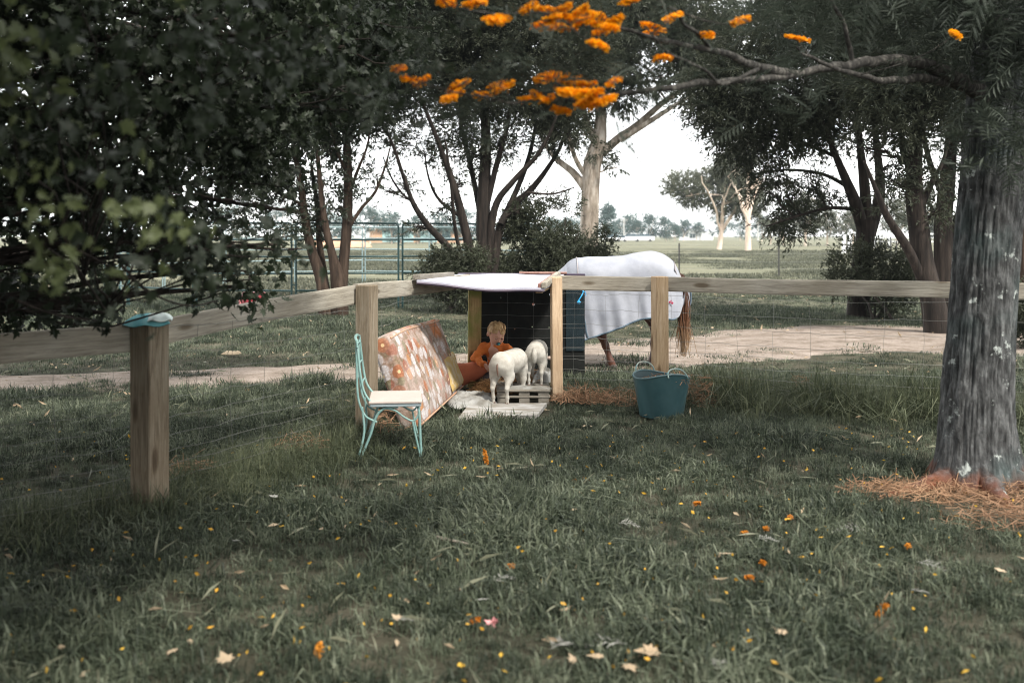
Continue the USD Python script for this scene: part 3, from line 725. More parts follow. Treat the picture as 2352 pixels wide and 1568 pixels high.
tree('paperbark_tree', 'dark upright tree half hidden by the left edge of the lichened trunk', 'tree', S[0][0, :3] * [1, 1, 0], S, cl, 'bark_dark', 'paperbark_leaf', 4600, 20, 0.08, 0.023, rg, gap=0.39)
Y = 15.5
S = [px_stem([(2362, 790, 60), (2360, 680, 50), (2356, 560, 44), (2362, 400, 36), (2370, 200, 22), (2372, 0, 10)], Y)]
cl = [C(2370, 250, Y, 80, 1.), C(2400, 100, Y, 130, 1.3), C(2330, 60, Y, 90, 1.), C(2400, 380, Y, 50, .7)]
tree('paperbark_tree', 'reddish trunk showing at the right edge beyond the lichened trunk', 'tree', S[0][0, :3] * [1, 1, 0], S, cl, 'bark_brown', 'paperbark_leaf', 1500, 20, 0.08, 0.022, rg, gap=0.42)

# --- shrubs
rg = np.random.default_rng(15)


def shrub(label, loc, clumps, leaf, n, per, size, width, **kw):
    t = thing('shrub', label, 'shrub', loc)
    st = []
    for c in clumps:
        p, r = limb(np.array([loc[0] + rg.normal() * .15, loc[1] + rg.normal() * .15, 0]), np.asarray(c[0]), 0.03, 0.008, rg, 7, 0.08)
        st.append(tube(p, r, 5))
    obj('stem', cat_mesh(st), 'twig_dark', t)
    obj('foliage', crown_mesh(clumps, n, per, size, width, rg, **kw), leaf, t, kind='stuff')


Y = 20.5
cl = [C(1250, 540, Y, 80, .9), C(1190, 580, Y, 60, .8), C(1300, 580, Y, 65, .8), C(1330, 530, Y, 40, .5), C(1260, 640, Y, 90, .9), C(1160, 640, Y, 60, .7), C(1350, 640, Y, 50, .6), C(1300, 490, Y, 32, .4), C(1220, 490, Y, 34, .4), C(1385, 565, Y, 20, .25), C(1180, 520, Y, 30, .4)]
shrub('dense dark shrub between the many-stemmed tree and the pale gum', (0.7, Y, 0), cl, 'shrub_leaf', 3400, 20, 0.08, 0.026, gap=0.47, gscale=.6, length=0.3)
Y = 19.3
cl = [C(1030, 620, Y, 40, .4), C(1060, 660, Y, 50, .5), C(990, 640, Y, 30, .3), C(1090, 600, Y, 24, .25), C(1000, 600, Y, 16, .2)]
shrub('low leafy shrub at the foot of the many-stemmed tree', (-1.1, Y, 0), cl, 'shrub_leaf', 800, 18, 0.075, 0.026, gap=0.36, length=0.28)
Y = 18.0
cl = [C(1950, 600, Y, 34, .4), C(2030, 610, Y, 46, .5), C(2075, 640, Y, 40, .4), C(1935, 640, Y, 24, .3), C(2050, 690, Y, 34, .4), C(2010, 660, Y, 36, .4)]
shrub('small dark shrub beside the three-forked tree behind the right rail', (6.7, Y, 0), cl, 'shrub_leaf', 900, 18, 0.075, 0.024, gap=0.47, gscale=.5, length=0.3)
Y = 13.0
cl = [C(2370, 720, Y, 40, .3), C(2400, 760, Y, 50, .3), C(2360, 680, Y, 24, .2)]
shrub('dark shrub at the right edge just behind the rail', (7.0, Y, 0), cl, 'shrub_leaf', 500, 18, 0.06, 0.02, gap=0.36, length=0.2)

# --- far trees
rg = np.random.default_rng(16)


def far_tree(label, x, base_y, top_y, w, Y, leaf, bark, n, name='gum_tree', group=None, lean=0.0, forks=4, bare=0.3, ls=0.045):
    b = px(x, base_y, Y); b[2] = 0
    H = px(x, top_y, Y)[2]; W = w * Y / F
    st = [smoothline([[*b, H * .028], [b[0] + lean * .3, Y, H * bare * .6, H * .022], [b[0] + lean * .6, Y, H * .55, H * .013], [b[0] + lean, Y, H * .85, H * .004]], 4)]
    for k in range(forks):
        a = rg.uniform(0, 2 * np.pi); s = st[0][rg.integers(4, 9)]
        e = np.array([b[0] + math.cos(a) * W * .38, Y + math.sin(a) * W * .3, H * rg.uniform(.5, .85)])
        p, r = limb(s[:3], e, s[3] * .6, .02 * H * .2, rg, 7, .06, .05)
        st.append(np.column_stack([p, r]))
    cl = []
    for k in range(13):
        a = rg.uniform(0, 2 * np.pi); rr = rg.uniform(.1, .42) * W; z = rg.uniform(bare + .12, .93)
        rr *= 1.0 if z < .75 else .6
        cl.append((np.array([b[0] + lean * z + math.cos(a) * rr, Y + math.sin(a) * rr * .8, H * z]), np.array([.16, .15, .10 * H / W]) * W * rg.uniform(.8, 1.3), 1.0))
    t = thing(name, label, 'tree', b, group)
    obj('trunk', cat_mesh(stems_mesh(st, 7) + twigs(st, cl, rg, 3, r0=H * .008, r1=H * .0015)), bark, t, smooth=60)
    s = H * ls
    obj('crown', crown_mesh(cl, n, 14, s, s * .42, rg, length=s * 3.2, gap=0.4, gscale=H * .09, droop=.3), leaf, t, kind='stuff')


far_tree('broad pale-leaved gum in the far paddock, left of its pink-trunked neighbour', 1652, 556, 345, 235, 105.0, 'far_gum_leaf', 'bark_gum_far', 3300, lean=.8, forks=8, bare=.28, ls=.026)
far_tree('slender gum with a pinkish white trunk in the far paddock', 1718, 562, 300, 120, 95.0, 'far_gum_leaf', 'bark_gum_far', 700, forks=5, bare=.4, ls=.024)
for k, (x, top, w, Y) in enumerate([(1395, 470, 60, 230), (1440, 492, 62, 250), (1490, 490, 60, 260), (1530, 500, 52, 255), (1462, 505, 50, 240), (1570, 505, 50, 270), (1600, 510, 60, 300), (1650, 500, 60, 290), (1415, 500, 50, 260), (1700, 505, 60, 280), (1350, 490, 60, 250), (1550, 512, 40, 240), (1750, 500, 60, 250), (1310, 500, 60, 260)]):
    far_tree('hazy blue-green tree in the line beyond the far paddock', x, 547, top, w, float(Y), 'hazed_tree_leaf', 'bark_gum_far', 560, name='distant_tree', group='trees along the far edge of the paddock, right', bare=.12)
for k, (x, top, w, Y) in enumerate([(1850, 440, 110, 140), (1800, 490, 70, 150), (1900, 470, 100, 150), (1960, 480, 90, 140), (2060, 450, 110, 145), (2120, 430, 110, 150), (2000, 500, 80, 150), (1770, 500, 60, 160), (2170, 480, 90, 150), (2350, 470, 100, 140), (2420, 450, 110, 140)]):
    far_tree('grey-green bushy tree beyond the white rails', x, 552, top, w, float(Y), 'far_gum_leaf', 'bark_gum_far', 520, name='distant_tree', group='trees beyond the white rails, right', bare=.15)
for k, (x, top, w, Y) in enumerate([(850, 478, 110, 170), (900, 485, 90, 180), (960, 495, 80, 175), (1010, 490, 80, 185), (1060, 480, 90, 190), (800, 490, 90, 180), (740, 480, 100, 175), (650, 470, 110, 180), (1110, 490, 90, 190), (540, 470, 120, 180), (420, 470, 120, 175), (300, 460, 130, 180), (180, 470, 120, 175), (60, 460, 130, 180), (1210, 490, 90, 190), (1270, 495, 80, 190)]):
    far_tree('green-grey tree behind the low brick house', x, 550, top, w, float(Y), 'hazed_tree_leaf', 'bark_gum_far', 560, name='distant_tree', group='trees beyond the round yard, left', bare=.1)

# ------------------------------------------------------------------ fences
POST_H = 1.12


def post(parent, xy, th, size, h, m, base=-0.05):
    """A square post whose grain runs up it."""
    M = np.eye(4)
    c, s = math.cos(th), math.sin(th)
    M[:3, 0] = [0, 0, 1]; M[:3, 1] = [c, s, 0]; M[:3, 2] = [-s, c, 0]; M[:3, 3] = [xy[0], xy[1], base]
    M[:3, 2] = np.cross(M[:3, 0], M[:3, 1])
    v, f = arr(box([0, -size / 2, -size / 2], [h - base, size / 2, size / 2], 0.006))
    v = v + np.stack([0 * v[:, 0], .004 * np.sin(v[:, 0] * 3 + xy[0] * 5), .004 * np.cos(v[:, 0] * 2 + xy[1])], 1)
    return obj('post', (v, f), m, parent, xf=M)


def rail(parent, a, b, h, thick, m, name='rail'):
    """A sawn rail from a to b (its top edge), built along its own x axis."""
    a, b = np.asarray(a, float), np.asarray(b, float)
    ln = np.linalg.norm(b - a)
    n = 14
    v, f = arr(trimesh.creation.box([1, 1, 1]))
    # profile with rounded arrises swept along x with a little bow
    pr = np.array([(-.5, -.42), (-.42, -.5), (.42, -.5), (.5, -.42), (.5, .42), (.42, .5), (-.42, .5), (-.5, .42)]) * [thick, h]
    xs = np.linspace(0, ln, n)
    V = np.array([[x, p[0] + .006 * math.sin(x * 1.7 + a[0] * 3), p[1] - h / 2 + .005 * math.sin(x * 2.3 + a[1])] for x in xs for p in pr])
    k = len(pr); i = np.arange(n - 1)[:, None] * k; j = np.arange(k)[None]; jn = (j + 1) % k
    q = np.stack([i + j, i + k + j, i + k + jn, i + jn], -1).reshape(-1, 4)
    F_ = np.vstack([q[:, [0, 1, 2]], q[:, [0, 2, 3]], [[0, t, t + 1] for t in range(1, k - 1)], [[(n - 1) * k, (n - 1) * k + t + 1, (n - 1) * k + t] for t in range(1, k - 1)]])
    return obj(name, (V, F_), m, parent, xf=frame(a, b - a))


WZ = [.95, .80, .67, .54, .44, .34, .25, .17, .09]


def netting(parent, pts, rg, zs=WZ, step=0.3, r=0.0015, m='wire_steel'):
    pts = np.asarray(pts, float)
    seg = np.linalg.norm(np.diff(pts, axis=0), axis=1); cum = np.concatenate([[0], np.cumsum(seg)])
    s = np.arange(0, cum[-1], step / 2)
    xy = np.stack([np.interp(s, cum, pts[:, 0]), np.interp(s, cum, pts[:, 1])], 1)
    wob = 0.012 * np.sin(s * 1.9 + pts[0, 0]) + 0.006 * rg.normal(size=len(s))
    for z in zs:
        p = np.column_stack([xy + rg.normal(size=xy.shape) * .003, z + wob * (0.6 + .5 * z) + .004 * rg.normal(size=len(s))])
        obj('wire', tube(p, r, 4, cap=False), m, parent)
    for k in range(1, len(s), 2):
        zz = np.linspace(zs[-1], zs[0], 9)
        p = np.column_stack([xy[k, 0] + .008 * np.sin(zz * 9 + k) + rg.normal() * .004, xy[k, 1] + .006 * np.cos(zz * 7 + k), zz + wob[k] * (.6 + .5 * zz)])
        obj('stay_wire', tube(p, r * 0.8, 4, cap=False), m, parent)


rg = np.random.default_rng(21)
P0, P1, P2, PC = np.array([-3.5, 4.0]), np.array([-2.0, 5.50]), np.array([-1.085, 7.43]), np.array([-.375, 9.95])
P3, P4, P5, P6 = np.array([.41, 9.2]), np.array([1.33, 8.95]), np.array([3.78, 7.95]), np.array([6.3, 6.8])
lf = thing('rail_fence', 'grey timber rail fence with wire netting running from the left foreground to the shelter', 'fence', (*P1, 0))
post(lf, P0, math.radians(60), .14, 1.0, 'weathered_post')
post(lf, P1, math.radians(64), .148, 1.016, 'weathered_post')
post(lf, P2, math.radians(67), .125, 1.13, 'weathered_post')
p_ = post(lf, PC, math.radians(4), .13, 1.06, 'mossy_timber')
tag(p_, 'mossy yellow-brown post in the back corner of the shelter')
off = np.array([-.09, .04])
rail(lf, [*(P0 + off), 0.985], [*(P1 + off + [.02, .0]), 1.006], .15, .05, 'rail_timber')
rail(lf, [*(P1 + off + [.022, .015]), 1.012], [*(P2 + off), 1.13], .14, .045, 'rail_timber')
rail(lf, [*(P2 + off + [.002, .012]), 1.13], [*(PC + off + [.03, 0]), 1.105], .13, .045, 'rail_timber')
netting(lf, [P0 + off * .5, P1 + off * .6, P2 + off * .6, PC + off * .6], rg, m='wire_old')
rf = thing('rail_fence', 'grey timber rail fence with wire netting running right from the shelter past the tub', 'fence', (*P3, 0))
p_ = post(rf, P3, math.radians(9), .098, 1.115, 'pale_timber')
tag(p_, 'pale squared post at the front corner of the shelter')
post(rf, P4, math.radians(14), .122, 1.13, 'post_timber')
post(rf, P5, math.radians(14), .122, 1.12, 'post_timber')
post(rf, P6, math.radians(20), .122, 1.12, 'post_timber')
of2 = np.array([.02, .085])
rail(rf, [*(P3 + of2 + [-.03, 0]), 1.125], [*(P4 + of2 + [.05, -.01]), 1.125], .132, .045, 'rail_timber')
rail(rf, [*(P4 + of2 + [.053, -.013]), 1.123], [*(P5 + of2 + [.1, -.03]), 1.115], .132, .045, 'rail_timber')
rail(rf, [*(P5 + of2 + [.104, -.033]), 1.115], [*(P6 + of2 + [.3, -.15]), 1.11], .132, .045, 'rail_timber')
netting(rf, [P3 + of2 * .6, P4 + of2 * .6, P5 + of2 * .6, P6 + of2 * .6], rg)

# folded bag on the first post
t = thing('plastic_bag', 'flattened turquoise and white plastic bag lying over the nearest fence post', 'bag', (*P1, 1.02))


def bag(cx, cy, a, b, seed, z0, th):
    n = 26
    r = np.linspace(0, 1, 9)[:, None]; th_ = np.linspace(0, 2 * np.pi, n, endpoint=False)[None]
    x = cx + a * r * np.cos(th_) * (1 + .12 * np.sin(3 * th_ + seed)); y = cy + b * r * np.sin(th_) * (1 + .15 * np.cos(2 * th_ + seed))
    top = z0 + th * (1 - r ** 2) * (0.7 + .6 * noise(np.stack([x * 30, y * 30, 0 * x + seed], -1), seed)) + .006 * np.sin(5 * th_ + seed) * r - .018 * r ** 4
    bot = z0 - .006 + .006 * np.sin(5 * th_ + seed) * r - .018 * r ** 4 + 0 * x
    vt = np.stack([x, y, top], -1).reshape(-1, 3); vb = np.stack([x, y, bot], -1).reshape(-1, 3)
    i = (np.arange(8)[:, None] * n); j = np.arange(n)[None]; jn = (j + 1) % n
    q = np.stack([i + j, i + n + j, i + n + jn, i + jn], -1).reshape(-1, 4)
    m = len(vt)
    e = 8 * n; rim = np.stack([e + np.arange(n), e + np.arange(n) + m, e + (np.arange(n) + 1) % n + m, e + (np.arange(n) + 1) % n], 1)
    qq = np.vstack([q, q[:, ::-1] + m, rim])
    return np.vstack([vt, vb]), np.vstack([qq[:, [0, 1, 2]], qq[:, [0, 2, 3]]])


obj('bag_body', bag(P1[0] - .03, P1[1] - .01, .125, .11, 1, 1.030, .034), 'bag_turquoise', t, smooth=True)
obj('folded_flap', bag(P1[0] + .06, P1[1] - .02, .072, .08, 4, 1.056, .016), 'bag_white', t, smooth=True)

# ------------------------------------------------------------------ shelter
sh = thing('animal_shelter', 'low animal shelter with a white sheet roof and dark back wall between the fence posts', 'shelter', (0, 9.4, 0))
rfl, rfr, rbl, rbr = px(957, 643, 8.4), px(1250, 662, 8.72), px(1056, 628, 10.3), px(1296, 630, 10.3)
n = 14
g = np.linspace(0, 1, n)
top = []
for u in g:
    for v in g:
        p = (rfl * (1 - u) + rfr * u) * (1 - v) + (rbl * (1 - u) + rbr * u) * v
        p = p + [0, 0, -.02 * math.sin(math.pi * u) * (1 - v) + .006 * math.sin(9 * u + 4 * v)]
        top.append(p)
top = np.array(top); q0 = (np.arange(n - 1)[:, None] * n + np.arange(n - 1)[None]).ravel()
qt = np.stack([q0, q0 + n, q0 + n + 1, q0 + 1], 1)
bot = top - [0, 0, .014]
edge = np.concatenate([np.arange(0, n), np.arange(1, n) * n + n - 1, np.arange(n - 2, -1, -1) + (n - 1) * n, np.arange(n - 2, 0, -1) * n])
m = n * n; e1 = np.roll(edge, -1)
obj('roof_sheet', (np.vstack([top, bot]), np.vstack([qt, qt[:, ::-1] + m, np.stack([edge, e1, e1 + m, edge + m], 1)])), 'roof_white', sh)
# dark folded edge under the front of the sheet
ed = np.array([(rfl * (1 - u) + rfr * u) + [0, -.004, -.02 * math.sin(math.pi * u) + .006 * math.sin(9 * u) - .024] for u in np.linspace(0.0, 1, 14)])
obj('roof_trim', tube(ed, .012, 6), 'roof_edge', sh)


def plank(name, a, b, w, h, m, up=(0, 0, 1), label=None):
    a, b = np.asarray(a, float), np.asarray(b, float)
    return obj(name, box([0, -w / 2, -h / 2], [np.linalg.norm(b - a), w / 2, h / 2], .004), m, sh, xf=frame(a, b - a, up), label=label)


plank('roof_batten', px(957, 636, 8.45), px(1036, 630, 9.6), .07, .045, 'pallet_timber')
plank('roof_batten', px(1249, 655, 8.70), px(1283, 629, 9.9), .045, .05, 'rail_timber')
plank('roof_batten', px(1240, 657, 8.72), px(1276, 631, 9.9), .035, .045, 'red_timber', label='dark red strip laid beside the grey batten')
plank('roof_beam', px(1238, 667, 8.76), px(1286, 640, 10.2), .06, .045, 'post_timber')
plank('roof_batten', px(1192, 626, 10.3), px(1302, 626.5, 10.3), .04, .02, 'red_timber')
plank('ridge_strip', px(1052, 629.5, 10.33), px(1344, 631.5, 10.33), .03, .03, 'roof_edge')
# back wall with small holes punched through it
from shapely.geometry import Polygon, Point
X0, X1 = px(1104, 0, 10.38)[0], px(1343, 0, 10.38)[0]
wall = Polygon([(X0, -.03), (X1, -.03), (X1, 1.08), (X0, 1.08)])
for (hx, hy, hr) in ((1222, 726, 2.2), (1301.5, 742, 3.2), (1343.5, 718, 3.2), (1299, 797, 1.8), (1340, 798, 1.8), (1256, 802, 1.6)):
    D = .9412
    c = px(hx * D, hy * D, 10.38)
    wall = wall.difference(Point(c[0], c[2]).buffer(hr * .9412 * 10.38 / F, 6))
wm = trimesh.creation.extrude_polygon(wall, .016, engine='earcut')
wv, wf = arr(wm)
wv = np.stack([wv[:, 0], 10.38 - wv[:, 2], wv[:, 1]], 1)
obj('back_wall', (wv, wf), 'dark_board', sh)
wx = px(1318, 0, 10.36)[0]
# ribbed dark rubber mat hung on the right end of the wall
rib = []
xs = np.linspace(px(1300, 0, 10.35)[0], X1 - .004, 60)
zs = np.array([1.06, .80, .55, .30])
for k, x in enumerate(xs):
    for z in zs:
        rib.append([x, 10.352 - .004 * (k % 2) - .002 * math.sin(z * 9), z + .0 * x])
rib = np.array(rib); q0 = (np.arange(59)[:, None] * 4 + np.arange(3)[None]).ravel()
usdkit.material(stage, L + 'rubber_mat', {'p': ('principled_bsdf', {'base_color': (0.010, 0.022, 0.028), 'roughness': 0.5}),
                                          'tc': ('texture_coordinate', {}), 'mp': ('mapping', {'rotation': (0, 0.7, 0)}), 'w': ('wave_texture', {'scale': 22.0, 'bands_direction': 'x'}), 'b': ('bump', {'strength': 0.6, 'distance': 0.01})},
                [('tc.object', 'mp.vector'), ('mp.vector', 'w.vector'), ('w.fac', 'b.height'), ('b.normal', 'p.normal')], surface='p.BSDF')
obj('rubber_mat', (rib, np.stack([q0, q0 + 1, q0 + 5, q0 + 4], 1)), 'rubber_mat', sh)
# wires crossing the open back of the shelter
for z in WZ[:7]:
    p = np.column_stack([np.linspace(PC[0], X1, 9), np.full(9, 10.29), z + .006 * np.sin(np.arange(9))])
    obj('wire', tube(p, .0018, 4, cap=False), 'wire_dark', sh)
for x in (-.05, .22, .48):
    obj('wire', tube(np.column_stack([np.full(7, x), np.full(7, 10.285), np.linspace(.2, .95, 7)]), .0016, 4, cap=False), 'wire_dark', sh)
# blue twine tied at the right end of the wall
t = thing('blue_twine', 'frayed bright blue twine tied at the right end of the dark wall', 'twine', px(1340, 672, 10.3))
kn = smoothline([px(1341, 664, 10.32), px(1339, 672, 10.31), px(1335, 680, 10.3), px(1330, 688, 10.3), px(1327, 693, 10.3)], 4)
pts = [tube(kn, .006, 6)]
for k in range(5):
    e = px(1325 + k * 2.2, 694 + (k % 2) * 3, 10.29)
    pts.append(tube(smoothline([kn[-4], (kn[-1] + e) / 2 + [.004 * k, 0, 0], e], 3), .003, 5))
pts.append(tube(smoothline([px(1337, 668, 10.31), px(1344, 671, 10.31), px(1346, 679, 10.31)], 4), .004, 5))
obj('strand', cat_mesh(pts), 'blue_rope', t)

# ------------------------------------------------------------------ pallet, boards, sheets under the roof
pt = thing('pallet', 'weathered timber pallet on the floor of the shelter under the lambs', 'pallet', (.13, 9.4, 0))
PX0, PX1, PY0, PY1 = -.14, .345, 8.98, 9.95


def ppl(name, lo, hi):
    lo, hi = np.asarray(lo, float), np.asarray(hi, float)
    c = lo.copy(); c[1] = (lo[1] + hi[1]) / 2; c[2] = (lo[2] + hi[2]) / 2
    obj(name, box([0, -(hi[1] - lo[1]) / 2, -(hi[2] - lo[2]) / 2], [hi[0] - lo[0], (hi[1] - lo[1]) / 2, (hi[2] - lo[2]) / 2], .003), 'pallet_timber', pt, xf=frame(c, [1, 0, 0]))


for k in range(6):
    y = PY0 + k * .168
    ppl('deck_slat', [PX0 - .004 * (k % 3), y, .088], [PX1 + .006 * (k % 2), y + .125, .106])
for y in (PY0 + .01, 9.42, 9.84):
    ppl('base_slat', [PX0, y, .032], [PX1, y + .09, .050])
    for x in (PX0 + .004, .06, PX1 - .11):
        ppl('block', [x, y + .004, .0515], [x + .10, y + .085, .0865])
        ppl('block', [x + .003, y + .006, -.03], [x + .098, y + .083, .0305])


def crumple(poly_c, a, b, seed, z, amp, res=34, thick=.004, rot=0.0):
    u = np.linspace(-1, 1, res)
    U, V = np.meshgrid(u, u, indexing='ij')
    x = poly_c[0] + a * U * (1 + .12 * np.sin(V * 4 + seed)); y = poly_c[1] + b * V * (1 + .15 * np.cos(U * 5 + seed))
    P = np.stack([x * 9, y * 9, 0 * x + seed], -1)
    r1 = 1 - np.abs(2 * noise(P, seed) - 1); r2 = 1 - np.abs(2 * noise(P * 2.3 + 5, seed + 1) - 1)
    edge_ = np.clip(1.05 - np.maximum(np.abs(U), np.abs(V)) ** 6, 0.1, 1)
    zz = z + amp * (.55 * r1 + .35 * r2) * edge_
    top = np.stack([x, y, zz], -1).reshape(-1, 3)
    q0 = (np.arange(res - 1)[:, None] * res + np.arange(res - 1)[None]).ravel()
    q = np.stack([q0, q0 + res, q0 + res + 1, q0 + 1], 1)
    e = np.concatenate([np.arange(res), np.arange(1, res) * res + res - 1, np.arange(res - 2, -1, -1) + (res - 1) * res, np.arange(res - 2, 0, -1) * res])
    m = res * res; e1 = np.roll(e, -1)
    return np.vstack([top, top - [0, 0, thick]]), np.vstack([q, q[:, ::-1] + m, np.stack([e, e + m, e1 + m, e1], 1)])


obj('crumpled_sheet', crumple((-.36, 8.98), .20, .36, 3, .008, .075), 'sheet_white', smooth=40, label='crumpled dirty white sheet on the floor between mattress and pallet', cat='sheet')
obj('crumpled_sheet', crumple((.12, 9.06), .22, .055, 8, .108, .03, thick=.003), 'sheet_white', smooth=40, label='creased white cloth strip draped along the front edge of the pallet', cat='sheet')
obj('white_sack', crumple((.30, 9.62), .10, .22, 5, .108, .12), 'sheet_white', smooth=40, label='rumpled white sack in the right corner of the shelter behind the lambs', cat='sack')
bd = [gp(1078, 932), gp(1256, 930), gp(1234, 958), gp(1052, 966)]
bv = np.array([b + [0, 0, .022] for b in bd] + [b + [0, 0, -.01] for b in bd])
obj('ground_board', (bv, np.array([[0, 3, 2, 1], [4, 5, 6, 7], [0, 1, 5, 4], [1, 2, 6, 5], [2, 3, 7, 6], [3, 0, 4, 7]])), 'board_pale', label='worn white board lying flat in front of the pallet', cat='board')


def straw_mesh(n, cx, cy, ax, ay, z0, zh, rg, ln=.16, w=.005, flat=.35):
    r = np.sqrt(rg.random(n)); a = rg.uniform(0, 2 * np.pi, n)
    x, y = cx + ax * r * np.cos(a), cy + ay * r * np.sin(a)
    z = z0 + zh * (1 - r ** 2) * rg.random(n)
    d = rg.normal(size=(n, 3)); d[:, 2] *= flat; d = unit(d)
    l = ln * (.5 + rg.random(n))[:, None]; s = unit(np.cross(d, rg.normal(size=(n, 3)))) * w
    p = np.stack([x, y, z], 1)
    bend = rg.normal(size=(n, 3)) * .12 * l
    a0, b0, c0 = p - d * l / 2, p + bend, p + d * l / 2
    for q in (a0, b0, c0):
        q[:, 2] = np.maximum(q[:, 2], z0 * .5 + .004)
    v = np.stack([a0 - s / 2, a0 + s / 2, b0 + s / 2, b0 - s / 2, c0], 1).reshape(-1, 3)
    i = np.arange(n)[:, None] * 5
    return v, np.vstack([i + [0, 1, 2], i + [0, 2, 3], i + [3, 2, 4]])


rg = np.random.default_rng(31)
TXH = 1.36
obj('straw_bedding', cat_mesh([straw_mesh(700, -.17, 9.55, .20, .35, .02, .10, rg), straw_mesh(500, .12, 9.65, .2, .28, .11, .05, rg)]), 'straw', kind='stuff', label='straw bedding strewn over the pallet and shelter floor', cat='straw')
obj('hay_scatter', cat_mesh([straw_mesh(420, .78, 9.0, .42, .15, .015, .07, rg, .22), straw_mesh(160, .62, 8.92, .2, .16, .02, .12, rg, .2, flat=.8), straw_mesh(150, 1.0, 8.85, .24, .2, .02, .10, rg, .2, flat=.7), straw_mesh(60, TXH, 8.2, .07, .05, .31, .04, rg, .14, flat=.5), straw_mesh(260, 1.26, 8.30, .16, .16, .262, .06, rg, .13, flat=.4), straw_mesh(170, 1.5, 8.75, .15, .12, .10, .22, rg, .16), straw_mesh(130, 1.66, 8.55, .09, .08, .05, .28, rg, .14), straw_mesh(90, 2.0, 8.9, .09, .1, .08, .16, rg), straw_mesh(70, 2.6, 8.95, .07, .1, .12, .16, rg),
                             straw_mesh(260, -1.0, 7.62, .16, .3, .03, .14, rg), straw_mesh(150, -1.45, 6.9, .2, .18, .03, .1, rg), straw_mesh(80, -2.0, 6.2, .2, .2, .03, .08, rg)]), 'rust_straw', kind='stuff', label='rusty dry hay heaped along the fence by the tub and the leaning mattress', cat='hay')

# ------------------------------------------------------------------ mattress
A0, A1 = gp(966, 990), np.array([-.47, 9.62, 0])
dirx = unit(A1 - A0); LEN = np.linalg.norm(A1 - A0)
tilt = math.radians(20)
left = np.array([-dirx[1], dirx[0], 0])
upv = left * math.sin(tilt) + np.array([0, 0, 1]) * math.cos(tilt)
nrm = np.cross(dirx, upv)                # towards the right (face)
MM = np.eye(4); MM[:3, 0], MM[:3, 1], MM[:3, 2] = dirx, np.cross(upv, dirx), upv
MM[:3, 3] = A0 + [0, 0, .035]
mt = thing('mattress', 'worn floral mattress on its side leaning against the left fence', 'mattress', A0)
mw, mh = .155, .735


def roundbox(lx, ly, lz, r, n=(40, 8, 18)):
    """Box with rounded edges and a soft, slightly dented skin."""
    m = trimesh.creation.box([lx, ly, lz])
    v, f = trimesh.remesh.subdivide_to_size(m.vertices, m.faces, .06)
    m = trimesh.Trimesh(v, f, process=True); v = np.array(m.vertices)
    h = np.array([lx, ly, lz]) / 2
    c = np.clip(v, -(h - r), h - r)
    v = c + unit(v - c) * r
    return v + h, np.array(m.faces)


mv, mf = roundbox(LEN, mw, mh, .035)
dent = noise(mv * [2.2, 1, 4], 9) - .5
inn = np.clip(np.minimum(mv[:, 0], LEN - mv[:, 0]) / .2, 0, 1) * np.clip(np.minimum(mv[:, 2], mh - mv[:, 2]) / .15, 0, 1)
mv[:, 1] += np.where(mv[:, 1] < mw / 2, -1, 1) * (.025 * inn + .03 * dent * inn)
mv[:, 2] += np.where(mv[:, 2] > mh * .7, .02 * np.sin(mv[:, 0] * 2.2 + .4), 0)
MMl = MM.copy()
obj('mattress_body', (mv, mf), 'mattress_print', mt, smooth=True, xf=MMl)
for z in (.012, mh - .03):                                             # piping along the face
    p = np.column_stack([np.linspace(.03, LEN - .03, 40), np.full(40, -.006 if z < .1 else -.002), np.full(40, z)])
    if z > .1:
        p[:, 2] += .02 * np.sin(p[:, 0] * 2.2 + .4)
    obj('piping', tube(p, .008, 6), 'mattress_piping', mt, xf=MM)
pp = []
for i, x in enumerate(np.linspace(1.42, 1.98, 16)):
    for j, z in enumerate(np.linspace(.04, .36, 12)):
        pp.append([x + .06 * (z - .2), -.046 - .004 * math.sin(x * 20) * math.sin(z * 22) + (.022 if i in (0, 15) or j in (0, 11) else 0) + .006, z])
pp = np.array(pp); q0 = (np.arange(15)[:, None] * 12 + np.arange(11)[None]).ravel()
obj('yellow_patch', (pp, np.stack([q0, q0 + 12, q0 + 13, q0 + 1], 1)), 'patch_yellow', mt, smooth=True, xf=MM, label='faded yellow patch on the far end')

# ------------------------------------------------------------------ bolster
t = thing('bolster', 'smooth rust-orange padded bolster lying beside the child', 'cushion', (-.4, 9.75, 0))


def f_b(p):
    d = blend([('c', ((-.262, 9.80, .185), (-.37, 9.80, .165), .045, .085), .03), ('c', ((-.37, 9.80, .165), (-.53, 9.78, .125), .085, .115), .04), ('c', ((-.53, 9.78, .125), (-.64, 9.80, .115), .115, .095), .03)], p)
    return d + .006 * (noise(p * 22, 5) - .5)


obj('bolster_body', surfnet(f_b, (-.8, 9.5, -.03), (-.15, 9.95, .32), .014), 'rust_cloth', t, smooth=True)

# ------------------------------------------------------------------ chair
CH = rotz(math.radians(6), (-.82, 7.02, 0))
ch = thing('garden_chair', 'small teal metal garden chair with a pinkish board seat beside the mattress', 'chair', (-.82, 7.02, 0))


def cht(name, pts, r, m='chair_teal', k=6, n=8):
    pts = [[a[0], a[1], a[2]] for a in pts]
    obj(name, moved(tube(smoothline(pts, k), r, n), CH), m, ch, smooth=True)


def chb(name, lo, hi, m, bev=.004):
    obj(name, moved(box(lo, hi, bev), CH), m, ch)


